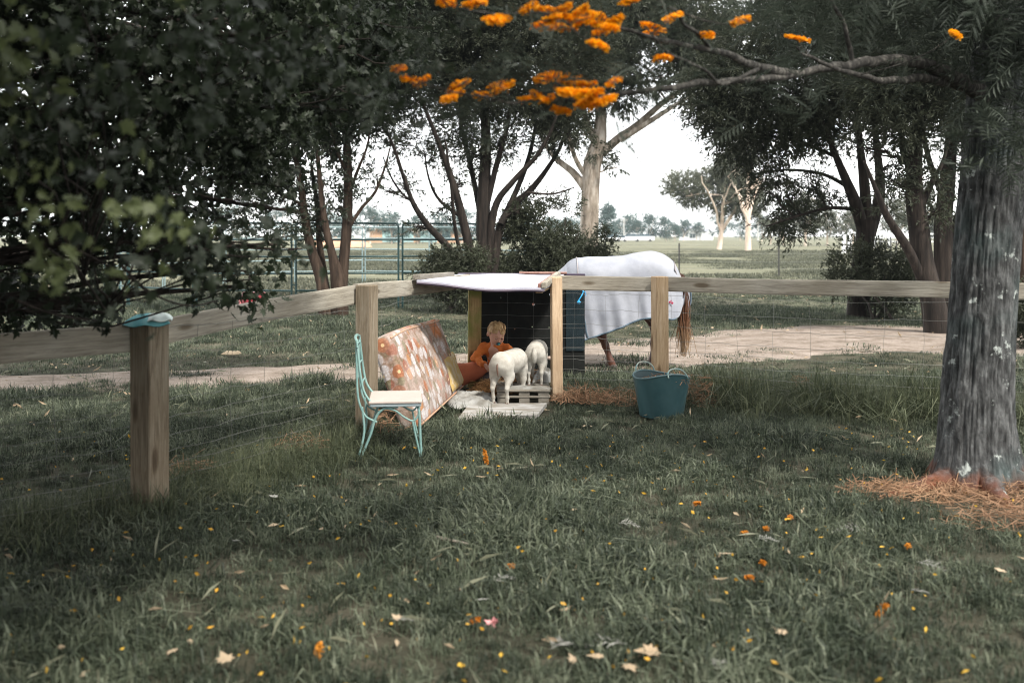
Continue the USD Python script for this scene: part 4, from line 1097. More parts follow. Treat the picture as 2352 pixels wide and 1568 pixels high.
chb('seat', [-.180, -.235, .352], [.182, .235, .370], 'chair_seat_pink')
chb('seat_rim', [-.172, -.228, .330], [.176, .228, .3515], 'seat_edge_blue')
for s in (-1, 1):
    y = s * .205
    cht('upright', [(-.262, y * .9, .775), (-.250, y * .95, .66), (-.236, y, .54), (-.215, y, .44), (-.175, y, .372), (-.12, y, .335)], .0085)
    cht('upright', [(-.266, y * .9 - s * .012, .75), (-.262, y * .95, .62), (-.258, y, .46), (-.245, y, .36), (-.205, y, .27), (-.15, y, .235), (-.125, y, .225)], .0075)
    cht('leg', [(.02, y, .325), (-.06, y, .322), (-.11, y, .29), (-.14, y, .235), (-.165, y, .15), (-.205, y, .05), (-.235, y, -.02)], .0085)
    cht('leg', [(-.225, y, .33), (-.215, y, .24), (-.212, y, .15), (-.235, y, .04), (-.255, y, -.02)], .0075)
    cht('leg', [(.155, y, .328), (.165, y, .25), (.17, y, .12), (.178, y, -.02)], .009)
    cht('leg', [(.118, y, .225), (.135, y, .14), (.16, y, .03), (.168, y, -.02)], .007)
    cht('brace', [(-.06, y, .318), (.0, y, .30), (.06, y, .255), (.118, y, .228), (.150, y, .255), (.163, y, .30)], .007)
cht('top_bar', [(-.262, -.18, .775), (-.275, -.1, .79), (-.278, 0, .793), (-.275, .1, .79), (-.262, .18, .775)], .010)
for z, x in ((.735, -.258), (.60, -.243), (.47, -.223)):
    cht('cross_bar', [(x, -.2, z), (x - .008, 0, z + .006), (x, .2, z)], .0065)
chb('back_panel', [-.262, -.16, .50], [-.258, .16, .72], 'chair_teal', .001)
cht('front_bar', [(.16, -.205, .29), (.165, 0, .30), (.16, .205, .29)], .006)

# ------------------------------------------------------------------ tub
TX, TY = 1.245, 8.30
tb = thing('rubber_tub', 'dark teal rubber tub with two loop handles standing on the grass', 'tub', (TX, TY, 0))
n = 72
a = np.linspace(0, 2 * np.pi, n, endpoint=False)
HA = math.radians(118)                                           # bearing of the handles
rows_o, rows_i = [], []
for t_ in np.linspace(0, 1, 14):
    r = .178 + (.232 - .178) * t_ ** .9
    sq = 1 + .035 * t_ * np.cos(2 * (a - .2))
    z = .335 * t_ + t_ ** 3 * (.022 * np.cos(2 * (a - HA)) - .012 * np.cos(a - 1.0)) + .004 * np.sin(3 * a) * t_
    rows_o.append(np.stack([TX + r * sq * np.cos(a), TY + r * sq * np.sin(a), z], 1))
    rows_i.append(np.stack([TX + (r - .010) * sq * np.cos(a), TY + (r - .010) * sq * np.sin(a), np.maximum(z, .012) + .001], 1))


def lathe_rows(rows, flip=False):
    v = np.vstack(rows); i = np.arange(len(rows) - 1)[:, None] * n; j = np.arange(n)[None]; jn = (j + 1) % n
    q = np.stack([i + j, i + jn, i + n + jn, i + n + j], -1).reshape(-1, 4)
    return v, (q[:, ::-1] if flip else q)


vo, qo = lathe_rows(rows_o); vi, qi = lathe_rows(rows_i, True)
vb = np.vstack([vo, [[TX, TY, 0.0]]]); fb = np.vstack([qo[:, [0, 1, 2]], qo[:, [0, 2, 3]], [[n * 14, (k + 1) % n, k] for k in range(n)]])
obj('tub_body', (vb, fb), 'tub_rubber', tb, smooth=50)
vi2 = np.vstack([vi, [[TX, TY, 0.013]]]); fi = np.vstack([qi[:, [0, 1, 2]], qi[:, [0, 2, 3]], [[n * 14, k, (k + 1) % n] for k in range(n)]])
obj('tub_lining', (vi2, fi), 'tub_inside', tb, smooth=50)
rim = (rows_o[-1] + rows_i[-1]) / 2
obj('rim', tube(np.vstack([rim, rim[:1]]), .0085, 8, cap=False), 'tub_rubber', tb, smooth=True)
for k, (ang, out) in enumerate(((HA, .03), (HA + math.pi, .01))):
    c = rim[int(round(((ang % (2 * np.pi)) / (2 * np.pi)) * n)) % n]; d = np.array([math.cos(ang), math.sin(ang), 0]); s = np.array([-d[1], d[0], 0])
    h = .062 if k == 0 else .05
    pts = [c - s * .10 + [0, 0, -.02], c - s * .085 + d * out * .4 + [0, 0, h * .45], c - s * .04 + d * out + [0, 0, h], c + s * .04 + d * out + [0, 0, h], c + s * .085 + d * out * .4 + [0, 0, h * .45], c + s * .10 + [0, 0, -.02]]
    if k == 1:
        pts = [p - d * .05 * math.sin(math.pi * i / 5) - [0, 0, .018 * i / 5] for i, p in enumerate(pts)]
    obj('handle', tube(smoothline(pts, 6), .0065, 8), 'tub_handle', tb, smooth=True)

# ------------------------------------------------------------------ lambs
def lamb(label, M, tail, fz=0.0, seed=1, head_turn=0.0):
    t = thing('lamb', label, 'lamb', M[:3, 3] * [1, 1, 1])
    pr = [('c', ((-.19, 0, .392), (.17, 0, .395), .100, .098), .01), ('e', ((.0, 0, .375), (.22, .114, .108)), .05), ('e', ((-.205, 0, .398), (.10, .100, .102)), .05),
          ('c', ((.16, 0, .39), (.22, 0, .345), .104, .09), .05)]
    ny = .03 * head_turn
    pr += [('c', ((.22, 0, .38), (.36, ny, .27), .078, .058), .05), ('e', ((.395, ny * 1.6, .225), (.062, .048, .066)), .03), ('c', ((.40, ny * 1.6, .20), (.455, ny * 2.2, .10), .042, .027), .03)]
    for s in (-1, 1):
        pr += chain([(-.210, s * .052, .36), (-.190, s * .074, .275), (-.250, s * .074, .165), (-.235, s * .072, .08), (-.230, s * .070, .018)], [.074, .050, .0195, .0145, .0165], .022)
        pr += chain([(.185, s * .062, .31), (.195, s * .068, .20), (.192, s * .066, .115), (.195, s * .066, .06 + fz * .5), (.197, s * .066, .02 + fz)], [.056, .030, .0175, .0140, .0155], .022)

    def f(p):
        d = blend(pr, p)
        leg = np.clip((p[:, 2] - .16) / .1, 0, 1)
        return d + leg * (.006 * (noise(p * 30, seed) - .5) + .003 * (noise(p * 75, seed + 1) - .5))
    body = obj('body', moved(surfnet(f, (-.42, -.24, -.01), (.54, .24, .56), .0105), M), 'wool', t, smooth=True)
    for s in (-1, 1):
        for x, z, y in ((-.228, 0, .070), (.199, fz, .066)):
            hv = np.array([[-.022, -.017, 0], [.032, -.014, 0], [.032, .014, 0], [-.022, .017, 0], [-.016, -.014, .036], [.016, -.011, .036], [.016, .011, .036], [-.016, .014, .036]]) + [x, s * y, z]
            obj('hoof', moved(trimesh.convex.convex_hull(hv), M), 'hoof', t)
        e = [(.375, s * .045 + ny * 1.5, .262), (.36, s * .09 + ny * 1.5, .262), (.35, s * .125 + ny * 1.5, .235)]
        v, fc = tube(smoothline([[*q, r] for q, r in zip(e, (.012, .024, .006))], 4)[:, :3], smoothline([[*q, r] for q, r in zip(e, (.012, .024, .006))], 4)[:, 3], 8)
        obj('ear', moved((v, fc), M), 'lamb_ear', t, smooth=True)
        obj('eye', moved(trimesh.creation.icosphere(2, .009).apply_translation([.425, s * .046 + ny * 1.7, .225]), M), 'eye_dark', t, smooth=True)
    tl = smoothline(tail, 5)
    obj('tail', moved(tube(tl[:, :3], tl[:, 3], 8), M), 'wool' if tail[0][3] > .015 else 'hoof', t, smooth=True)
    return t


def place(x, y, z, ang, s):
    M = rotz(ang, (x, y, z)); M[:3, :3] *= s
    return M


a1 = math.atan2(.44, .175)
lamb('white lamb standing nearest, hind legs on the white board, rump to the camera', place(-.022, 8.965, 0, a1, .93), [(-.300, 0, .41, .009), (-.318, -.002, .37, .009), (-.312, -.004, .32, .007), (-.298, -.004, .28, .004)], fz=.10, seed=3, head_turn=1)
lamb('smaller white lamb standing on the pallet beside the pale post', place(.232, 9.33, .106, math.radians(84), .80), [(-.30, 0, .44, .026), (-.335, 0, .39, .030), (-.332, 0, .33, .026), (-.315, 0, .285, .012)], seed=9, head_turn=-1)

# ------------------------------------------------------------------ pony
hs = thing('pony', 'brown pony in a pale rug with its head down, beyond the fence', 'horse', (1.2, 11.15, 0))
HY = 11.15
pr = [('c', ((.82, HY, .985), (1.5, HY, 1.0), .24, .255), .02), ('e', ((1.15, HY, .94), (.46, .275, .30)), .08), ('e', ((1.60, HY, 1.03), (.27, .255, .27)), .08), ('c', ((.78, HY, 1.08), (1.2, HY, 1.07), .12, .10), .08),
      ('e', ((.68, HY, .90), (.20, .205, .27)), .08), ('c', ((.62, HY, .95), (.12, HY, .56), .17, .11), .04), ('c', ((.10, HY, .55), (.0, HY, .43), .105, .09), .05), ('c', ((.0, HY, .44), (-.12, HY, .14), .088, .05), .04), ('e', ((-.01, HY, .42), (.085, .075, .11)), .03)]
near_f = [(.72, HY - .13, .82), (.84, HY - .15, .64), (.985, HY - .15, .41), (1.035, HY - .15, .28), (1.09, HY - .15, .11), (1.115, HY - .15, .05)]
far_f = [(.70, HY + .13, .82), (.66, HY + .14, .62), (.56, HY + .14, .40), (.54, HY + .14, .26), (.50, HY + .14, .10), (.47, HY + .14, .05)]
rr = [.13, .085, .052, .036, .034, .042]
pr += chain(near_f, rr, .04) + chain(far_f, rr, .04)
for s, dx in ((-1, .0), (1, -.03)):
    pr += chain([(1.62 + dx, HY + s * .11, .95), (1.55 + dx, HY + s * .15, .70), (1.66 + dx, HY + s * .14, .46), (1.645 + dx, HY + s * .14, .28), (1.63 + dx, HY + s * .14, .11), (1.615 + dx, HY + s * .14, .05)], [.20, .12, .055, .04, .036, .043], .05)
obj('body', surfnet(lambda p: blend(pr, p), (-.3, HY - .42, .0), (1.98, HY + .42, 1.42), .024), 'horse_coat', hs, smooth=True)
for c in (near_f[-1], far_f[-1], (1.61, HY - .14, .05), (1.58, HY + .14, .05)):
    hv = tube(np.array([[c[0] - .012, c[1], -.012], [c[0] - .004, c[1], .03], [c[0] + .004, c[1], .075]]), [.058, .052, .043], 12)
    obj('hoof', hv, 'horse_hoof', hs, smooth=40)
for s in (-1, 1):
    obj('ear', tube(smoothline([[.075, HY + s * .055, .50], [.11, HY + s * .075, .56], [.125, HY + s * .07, .62]], 3), [.028, .027, .024, .020, .014, .008, .003], 8), 'horse_coat', hs, smooth=True)
    obj('eye', trimesh.creation.icosphere(2, .02).apply_translation([-.02, HY + s * .073, .40]), 'eye_dark', hs, smooth=True)
# the rug, lofted over the back and hanging to its hem
prof = np.array([  # x, top z, half width, near hem z, far hem z
    (.22, .80, .14, .50, .50), (.30, .88, .155, .52, .52), (.38, .965, .175, .56, .56), (.46, 1.05, .19, .62, .62), (.52, 1.10, .20, .62, .62), (.58, 1.15, .19, .52, .52), (.64, 1.21, .225, .40, .40), (.72, 1.248, .255, .365, .38), (.78, 1.252, .272, .36, .38), (.86, 1.262, .288, .385, .40), (1.0, 1.262, .305, .43, .44), (1.12, 1.266, .31, .475, .48), (1.25, 1.275, .31, .53, .52), (1.36, 1.30, .308, .575, .55),
    (1.46, 1.315, .30, .600, .57), (1.56, 1.325, .297, .605, .57), (1.64, 1.31, .29, .600, .57), (1.70, 1.285, .283, .590, .57), (1.76, 1.245, .268, .585, .57), (1.82, 1.19, .245, .62, .60), (1.86, 1.12, .21, .72, .70), (1.885, 1.04, .17, .84, .82), (1.90, .97, .13, .88, .86)])
pf = smoothline(prof, 7)
K = 61
tt = np.linspace(-1, 1, K)
RV = []
for k, (x, zt, w, hn, hf) in enumerate(pf):
    for t_ in tt:
        hem = hn if t_ < 0 else hf
        s = abs(t_)
        if s < .5:
            th = s / .5 * math.pi / 2
            y = w * math.sin(th) ** .86; z = zt - (.26 if x > .6 else .20) * (1 - math.cos(th))
        else:
            q = (s - .5) / .5
            z0 = zt - (.26 if x > .6 else .20)
            z = z0 + (hem - z0) * q
            y = w + .035 * q + (.022 * math.sin(x * 19 + 2.2 * math.sin(x * 4)) + .012 * math.sin(x * 41 + z * 6)) * q
        y = y * (1 if t_ > 0 else -1)
        wr = (noise(np.array([x * 5 + z * 2.5, z * 3.5, y]), 4) - .5) * .05 * min(1, .25 + s * 2)
        RV.append([x + (.02 * (s - .5) if x > 1.8 else 0), HY + y + (wr if t_ > 0 else -wr), z])
RV = np.array(RV)
nk = len(pf)
q0 = (np.arange(nk - 1)[:, None] * K + np.arange(K - 1)[None]).ravel()
rq = np.stack([q0, q0 + K, q0 + K + 1, q0 + 1], 1)
cen = RV.mean(0)
obj('rug', (RV, rq[:, ::-1]), 'rug_white', hs, smooth=True)
rug_near = RV.reshape(nk, K, 3)
ks = np.where((pf[:, 0] > .62) & (pf[:, 0] < 1.79))[0]
obj('rug_hem', tube(rug_near[ks, 0] + [0, -.006, 0], .010, 6), 'rug_trim', hs, smooth=True)
ka = [np.abs(pf[:, 0] - x).argmin() for x in np.linspace(.70, .83, 9)]
st = np.array([rug_near[k, int(round(16 - 16 * i / 8))] + [0, -.012, 0] for i, k in enumerate(ka)])
obj('chest_strap', tube(smoothline(st, 3), .009, 6), 'rug_trim', hs, smooth=True)
kw = np.abs(pf[:, 0] - .715).argmin()
obj('wither_strap', tube(rug_near[kw, 12:30] + [0, -.006, .006], .006, 6), 'rug_mesh', hs, smooth=True)
kx = np.abs(pf[:, 0] - 1.69).argmin()
tf_ = []
for i, (x, zz) in enumerate(zip(np.linspace(1.79, 1.93, 10), np.linspace(1.225, .93, 10))):
    for y in np.linspace(-1, 1, 9):
        tf_.append([x + .012 - .02 * y * y, HY + y * (.25 - .13 * i / 9), zz - .10 * y * y * (1 - .5 * i / 9)])
q0 = (np.arange(9)[:, None] * 9 + np.arange(8)[None]).ravel()
obj('tail_flap', (np.array(tf_), np.stack([q0, q0 + 1, q0 + 10, q0 + 9], 1)), 'rug_mesh', hs, smooth=True)
fl = smoothline([[1.90, HY + .16, 1.0], [2.00, HY + .17, .93], [2.035, HY + .17, .82], [2.02, HY + .17, .70], [1.95, HY + .16, .64]], 5)
obj('leg_strap', tube(fl, .010, 6), 'rug_trim', hs, smooth=True)
ew = []
for i in range(len(fl)):
    for s in (0, 1):
        ew.append(fl[i] if s else [1.90, HY + .155, .95 - .3 * i / (len(fl) - 1)])
q0 = np.arange(len(fl) - 1) * 2
obj('rug_flap', (np.array(ew), np.stack([q0, q0 + 1, q0 + 3, q0 + 2], 1)), 'rug_white', hs)
em = []
for (dx, dz, s) in ((0, 0, .012), (.024, -.010, .015), (.014, .014, .008)):
    em.append(trimesh.creation.icosphere(1, s).apply_transform(np.diag([1, .12, .9, 1])).apply_translation([1.715 + dx, HY - .335, .775 + dz]))
obj('emblem', cat_mesh(em), 'emblem_red', hs)
# tail: strands, dark above and straw-coloured towards the tips
rg = np.random.default_rng(41)
tp = []
for k in range(150):
    x0, y0 = 1.885 + rg.normal() * .018, HY + rg.normal() * .03
    x1 = 1.915 + rg.normal() * .026; x2 = 1.925 + rg.normal() * .040; z2 = rg.uniform(.13, .42)
    p = smoothline([[x0, y0, 1.02 + rg.normal() * .02], [x1, y0 + rg.normal() * .01, .75], [x2, y0 + rg.normal() * .03, z2]], 4)
    tp.append(tube(p, np.linspace(.006, .0025, len(p)), 4, cap=False))
mat('tail_hair', {'tc': ('texture_coordinate', {}), 'g': ('geometry', {}), 'sx': ('separate_xyz', {}), 'a': ('math', {'math_type': 'multiply_add', 'value2': 0.35}), 'mr': ('map_range', {'from_min': 0.25, 'from_max': 1.1, 'clamp': True}),
                  'r': ('rgb_ramp', {'ramp': [(0.0, (0.22, 0.14, 0.075)), (0.35, (0.12, 0.05, 0.022)), (0.8, (0.055, 0.02, 0.01))]}), 'p': ('principled_bsdf', {'roughness': 0.5})},
    [('tc.object', 'sx.vector'), ('g.random_per_island', 'a.value1'), ('sx.z', 'a.value3'), ('a.value', 'mr.value'), ('mr.result', 'r.fac'), ('r.color', 'p.base_color')])
obj('tail', cat_mesh(tp), 'tail_hair', hs)

# ------------------------------------------------------------------ child
KX, KY, KZ = -.165, 9.86, .02
kd = thing('person', 'blond toddler in an orange sweatshirt with a teal dummy kneeling behind the nearest lamb', 'person', (KX, KY, KZ))
hc = np.array([-.155, 9.80, .535])                             # head centre
fw = unit([.34, -.80, -.50])                                   # where the face looks
rt = unit(np.cross(fw, [0, 0, 1])); upx = np.cross(rt, fw)
HR = np.stack([rt, fw, upx], 1)                                # columns: right, forward, up


def hp(r, f_, u):
    return hc + rt * r + fw * f_ + upx * u


sh_l, sh_r = np.array([-.288, 9.85, .378]), np.array([-.048, 9.82, .368])   # picture-left and picture-right shoulder
el_l, wr_l = np.array([-.352, 9.74, .298]), np.array([-.262, 9.62, .248])
el_r, wr_r = np.array([.02, 9.70, .30]), np.array([-.01, 9.58, .26])
chest, pelv = np.array([-.165, 9.84, .345]), np.array([-.16, 9.92, .17])
skin = [('e', (hp(0, -.008, .018), (.079, .094, .084), HR), .01), ('e', (hp(0, .030, -.030), (.064, .062, .066), HR), .03), ('c', (hp(-.034, .052, -.034), hp(-.036, .050, -.04), .030, .030), .02), ('c', (hp(.034, .052, -.034), hp(.036, .050, -.04), .030, .030), .02),
        ('c', (hp(0, .092, -.012), hp(0, .100, -.026), .007, .011), .012), ('e', (hp(0, .078, -.073), (.022, .016, .013), HR), .015), ('e', (hp(0, .082, -.052), (.020, .012, .012), HR), .012), ('c', (hp(0, .078, .008), hp(0, .086, .012), .03, .012), .02),
        ('e', (hp(-.082, -.012, -.012), (.012, .018, .026), HR), .008), ('e', (hp(.082, -.012, -.012), (.012, .018, .026), HR), .008),
        ('c', (hp(0, -.03, -.05), chest + [0, 0, .06], .040, .045), .02), ('c', (chest + [0, 0, .03], pelv, .085, .08), .03)]
skin += chain([sh_l, el_l, wr_l], [.038, .030, .020], .02) + chain([sh_r, el_r, wr_r], [.038, .030, .020], .02)
for s in (-1, 1):
    kn_ = pelv + np.array([s * .07, -.20, -.095]); ft = pelv + np.array([s * .07, .03, -.125]); toe = ft + [0, .085, -.005]
    skin += chain([pelv + [s * .05, 0, -.02], kn_, ft, toe], [.065, .045, .030, .018], .025)


def hand(w, fdir, pdir, thumb_side):
    """Palm and five bent fingers from the wrist: fdir along the fingers, pdir out of the palm."""
    fdir = unit(fdir); pdir = unit(pdir - fdir * np.dot(pdir, fdir)); sd = np.cross(fdir, pdir) * thumb_side
    out = []
    for k, o in enumerate((.5, .17, -.17, -.5)):
        out += chain([w + sd * .012 * o, w + fdir * .034 + sd * .028 * o], [.0115, .0095], .008)
    for k, (o, ln) in enumerate(zip((.5, .17, -.17, -.5), (.029, .033, .031, .024))):
        b = w + fdir * .036 + sd * .031 * o
        m1 = b + (fdir * .75 + pdir * .65 + sd * .12 * o) * ln * .52; m2 = m1 + (fdir * .15 + pdir * .98) * ln * .42
        out += [('c', (b, m1, .0066, .0062), .003), ('c', (m1, m2, .0062, .0054), .003)]
    b = w + fdir * .010 + sd * .017
    m1 = b + (fdir * .6 + sd * .75 + pdir * .2) * .020; m2 = m1 + (fdir * .75 + pdir * .55 - sd * .1) * .018
    out += [('c', (b, m1, .0085, .0072), .005), ('c', (m1, m2, .0072, .006), .003)]
    return out


skin_hand = hand(wr_l + [.012, -.01, -.012], np.array([.55, -.45, -.55]), np.array([.3, .2, -.8]), 1) + hand(wr_r + [0, -.012, -.01], np.array([-.1, -.75, -.5]), np.array([0, .1, -.9]), -1)


def f_skin(p):
    d = blend(skin, p)
    d = np.maximum(d, -(ell_d(p, hp(-.030, .094, .004), (.015, .012, .008), HR))) if True else d
    d = np.maximum(d, -(ell_d(p, hp(.030, .094, .004), (.015, .012, .008), HR)))
    e = None
    lo = np.minimum(wr_l, wr_r) - .1; hi = np.maximum(wr_l, wr_r) + .1
    m = ((p > lo) & (p < hi)).all(1)
    if m.any():
        h = blend(skin_hand, p[m])
        d[m] = smin(d[m], h, .006)
    return d


obj('body', surfnet(f_skin, (-.40, 9.50, .0), (.10, 10.10, .66), .0055), 'skin', kd, smooth=True)
for s in (-1, 1):
    c = hp(s * .030, .0855, .003)
    obj('eyelid', moved(trimesh.creation.icosphere(2, 1.0).apply_transform(np.diag([.0125, .009, .0075, 1])), np.block([[HR, c[:, None]], [np.zeros((1, 3)), np.ones((1, 1))]])), 'skin', kd, smooth=True)
    lash = np.array([hp(s * (.030 + .011 * q), .0945 - .005 * q * q, -.0025 - .002 * (1 - q * q)) for q in np.linspace(-1, 1, 7)])
    obj('eyelash', tube(lash, .0030, 5), 'eye_dark', kd)  # lash line thickened, its dark tone also paints the eye shading
    brow = np.array([hp(s * (.031 + .016 * q), .093 - .006 * q * q, .021 - .003 * q * q) for q in np.linspace(-1, 1, 7)])
    obj('eyebrow', tube(brow, .0032, 5), 'hair_blond', kd)
HM = np.block([[HR, hc[:, None]], [np.zeros((1, 3)), np.ones((1, 1))]])
gd = obj('dummy_shield', moved(trimesh.creation.icosphere(3, 1.0).apply_transform(np.diag([.024, .006, .017, 1])).apply_translation([0, .100, -.054]), HM), 'pacifier_dark', kd, smooth=True)
obj('dummy_knob', moved(trimesh.creation.icosphere(2, 1.0).apply_transform(np.diag([.012, .008, .010, 1])).apply_translation([0, .109, -.055]), HM), 'pacifier_teal', kd, smooth=True)


def f_hair(p):
    q = (p - hc) @ HR
    d = np.minimum(ell_d(p, hp(0, -.012, .022), (.088, .101, .088), HR), ell_d(p, hp(-.02, .0, .075), (.055, .07, .045), HR))
    strands = .020 * (noise(np.stack([q[:, 0] * 75, q[:, 1] * 22 + q[:, 2] * 10, q[:, 2] * 22], 1), 3) - .5) + .010 * (noise(np.stack([q[:, 0] * 150, q[:, 1] * 40, q[:, 2] * 40], 1), 6) - .5)
    d = d + strands
    fringe = q[:, 2] - (.050 + .016 * np.sin(q[:, 0] * 70 + 1) + .010 * np.sin(q[:, 0] * 160) + .15 * q[:, 0])            # below the fringe the face shows
    face = np.where(q[:, 1] > .028, -fringe, -1.0)
    side = np.where((q[:, 1] <= .028) & (q[:, 1] > -.02), -(q[:, 2] + .018), -1.0)
    back = np.where(q[:, 1] <= -.02, -(q[:, 2] + .055), -1.0)
    return np.maximum(np.maximum(d, face), np.maximum(side, back))


obj('hair', surfnet(f_hair, hc - .14, hc + .14, .0045), 'hair_blond', kd, smooth=True)
sw = [('c', (chest + [.01, 0, .045], pelv + [.01, -.01, .03], .084, .098), .02), ('c', (sh_l + [.02, 0, 0], sh_r - [.02, 0, 0], .055, .055), .05)]
sw += chain([sh_l, el_l, wr_l + (el_l - wr_l) * .12], [.052, .041, .031], .03) + chain([sh_r, el_r, wr_r + (el_r - wr_r) * .12], [.056, .046, .035], .03)


def f_sw(p):
    d = blend(sw, p)
    t_ = np.clip(((p - sh_l) @ (wr_l - sh_l)) / ((wr_l - sh_l) @ (wr_l - sh_l)), 0, 1)
    fold = .007 * np.sin(p[:, 2] * 150 + 2 * np.sin(p[:, 0] * 40)) * np.exp(-((np.linalg.norm(p - (el_l + wr_l) / 2, axis=1)) / .06) ** 2)
    fold2 = .022 * (noise(p * [30, 30, 16], 8) - .5) + .006 * np.sin(p[:, 0] * 70 + p[:, 2] * 30) * np.exp(-((p[:, 2] - .28) / .06) ** 2)
    d = d + fold + fold2
    neck = cap_d(p, hp(0, -.03, -.05), chest + [0, 0, .03], .046, .047)
    d = np.maximum(d, -np.where(p[:, 2] > chest[2] + .055, neck, 1.0))
    return np.maximum(d, -(p[:, 2] - .165))


obj('sweatshirt', surfnet(f_sw, (-.43, 9.52, .12), (.12, 10.05, .50), .0065), 'sweater', kd, smooth=True)
cu = unit(wr_l - el_l)
for w, e in ((wr_l, el_l), (wr_r, el_r)):
    u_ = unit(w - e); obj('cuff', tube(np.array([w - u_ * .022, w - u_ * .010, w + u_ * .002]), [.031, .0335, .029], 14), 'sweater', kd, smooth=True)
nk_ = chest + [0, -.002, .074]
ring = np.array([nk_ + [.050 * math.cos(q), .046 * math.sin(q), .012 * math.sin(q)] for q in np.linspace(0, 2 * np.pi, 24)])
obj('collar', tube(ring, .009, 8, cap=False), 'sweater', kd, smooth=True)
tr = [('c', (pelv + [0, 0, .03], pelv + [0, 0, -.03], .098, .095), .02)]
for s in (-1, 1):
    kn_ = pelv + np.array([s * .07, -.20, -.095]); ft = pelv + np.array([s * .07, .02, -.12])
    tr += chain([pelv + [s * .05, 0, -.02], kn_, ft], [.078, .056, .042], .03)
obj('trousers', surfnet(lambda p: np.maximum(blend(tr, p) + .006 * (noise(p * 30, 2) - .5), -(p[:, 2] - .004)), (-.42, 9.6, -.01), (.1, 10.1, .32), .009), 'trousers', kd, smooth=True)

# ------------------------------------------------------------------ round yard of steel panels
yd = thing('round_yard', 'round horse yard of teal-green steel pipe panels beyond the left fence', 'yard', (-4.5, 25.5, 0))
YC, YR, YN = np.array([-4.5, 25.5]), 5.5, 16
RZ = (1.745, 1.405, 1.065, .725, .385)
for k in range(YN):
    a0, a1 = [math.radians(-90 + 1.2 + 22.5 * j) for j in (k, k + 1)]
    b0, b1 = YC + YR * np.array([math.cos(a0), math.sin(a0)]), YC + YR * np.array([math.cos(a1), math.sin(a1)])
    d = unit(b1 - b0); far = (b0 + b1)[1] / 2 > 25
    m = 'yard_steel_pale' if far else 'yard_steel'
    b0, b1 = b0 + d * .045, b1 - d * .045
    loop = [[*b0, -.05], [*b0, 1.68], [*(b0 + d * .02), 1.73], [*(b0 + d * .07), 1.745], [*(b1 - d * .07), 1.745], [*(b1 - d * .02), 1.73], [*b1, 1.68], [*b1, -.05]]
    pn = obj('panel', tube(np.array(loop), .021, 8), m, yd, smooth=True)
    for z in RZ[1:]:
        obj('pipe', tube(np.array([[*b0, z], [*b1, z]]), .019, 8), m, pn, smooth=True)
    for z in (.5, 1.3):
        obj('lug', tube(np.array([[*(b1 + d * .0), z], [*(b1 + d * .09), z]]), .012, 6), m, pn)

# ------------------------------------------------------------------ paddock fences, pole, house, shed
pf_ = thing('wire_fence', 'thin wire fence on dark steel pickets across the paddock behind the pony', 'fence', (8, 36, 0))
for x in (1390, 1560, 1789, 2000, 2200, 2400):
    b = px(x, 0, 36.0)
    p = obj('picket', box([b[0] - .025, 36 - .025, -.1], [b[0] + .025, 36.025, 1.22], .006), 'picket_steel', pf_)
for z in (1.15, .85, .55, .3):
    obj('wire', tube(np.array([[2.5, 36, z], [9, 36, z - .02], [20, 36, z]]), .004, 4, cap=False), 'wire_steel', pf_)
rw = thing('picket_row', 'row of thin dark fence posts ending in a white strainer post, far right', 'fence', (30, 80, 0))
a_, b_ = px(1938, 0, 84.0), px(2120, 0, 56.0)
for k in range(17):
    q = a_ + (b_ - a_) * k / 16
    if k == 0:
        obj('strainer_post', tube(np.array([[q[0], q[1], -.1], [q[0], q[1], 1.55]]), .16, 10), 'white_paint', rw)
    else:
        obj('picket', box([q[0] - .04, q[1] - .04, -.1], [q[0] + .04, q[1] + .04, 1.2 + .05 * math.sin(k * 3)], .01), 'picket_steel', rw)
for z in (1.1, .7):
    obj('wire', tube(np.array([[*a_[:2], z], [*b_[:2], z]]), .008, 4), 'wire_steel', rw)
wr = thing('rail_fence', 'white painted rail fence of the far horse arena on the right', 'fence', (45, 120, 0))
a_, b_ = px(1975, 0, 122.0), px(2260, 0, 112.0)
for k in range(9):
    q = a_ + (b_ - a_) * k / 8
    obj('post', box([q[0] - .09, q[1] - .09, -.1], [q[0] + .09, q[1] + .09, 1.75], .01), 'white_paint', wr)
for z in (1.65, 1.2, .75):
    u_ = b_ - a_
    obj('rail', box([0, -.03, -.09], [np.linalg.norm(u_[:2]), .03, .09], .01), 'white_paint', wr, xf=frame([a_[0], a_[1] - .13, z], [u_[0], u_[1], 0]))
pg = px(1952, 0, 100.0)
obj('white_post', tube(np.array([[pg[0], 100, -.1], [pg[0], 100, 1.5]]), .2, 10), 'white_paint', label='stout white post left of the far white rails', cat='post')
for x, Y_, h, lb in ((1433, 235., 5.6, 'pale power pole in front of the hazy tree line'), (1741, 240., 4.8, 'pale power pole right of the small white house')):
    q = px(x, 0, Y_)
    t = thing('power_pole', lb, 'pole', (q[0], Y_, 0))
    obj('pole', tube(np.array([[q[0], Y_, -.2], [q[0], Y_, h]]), [.19, .13], 8), 'pole_grey', t)
    obj('cross_arm', box([q[0] - .9, Y_ - .06, h - .6], [q[0] + .9, Y_ + .06, h - .45], .01), 'pole_grey', t)


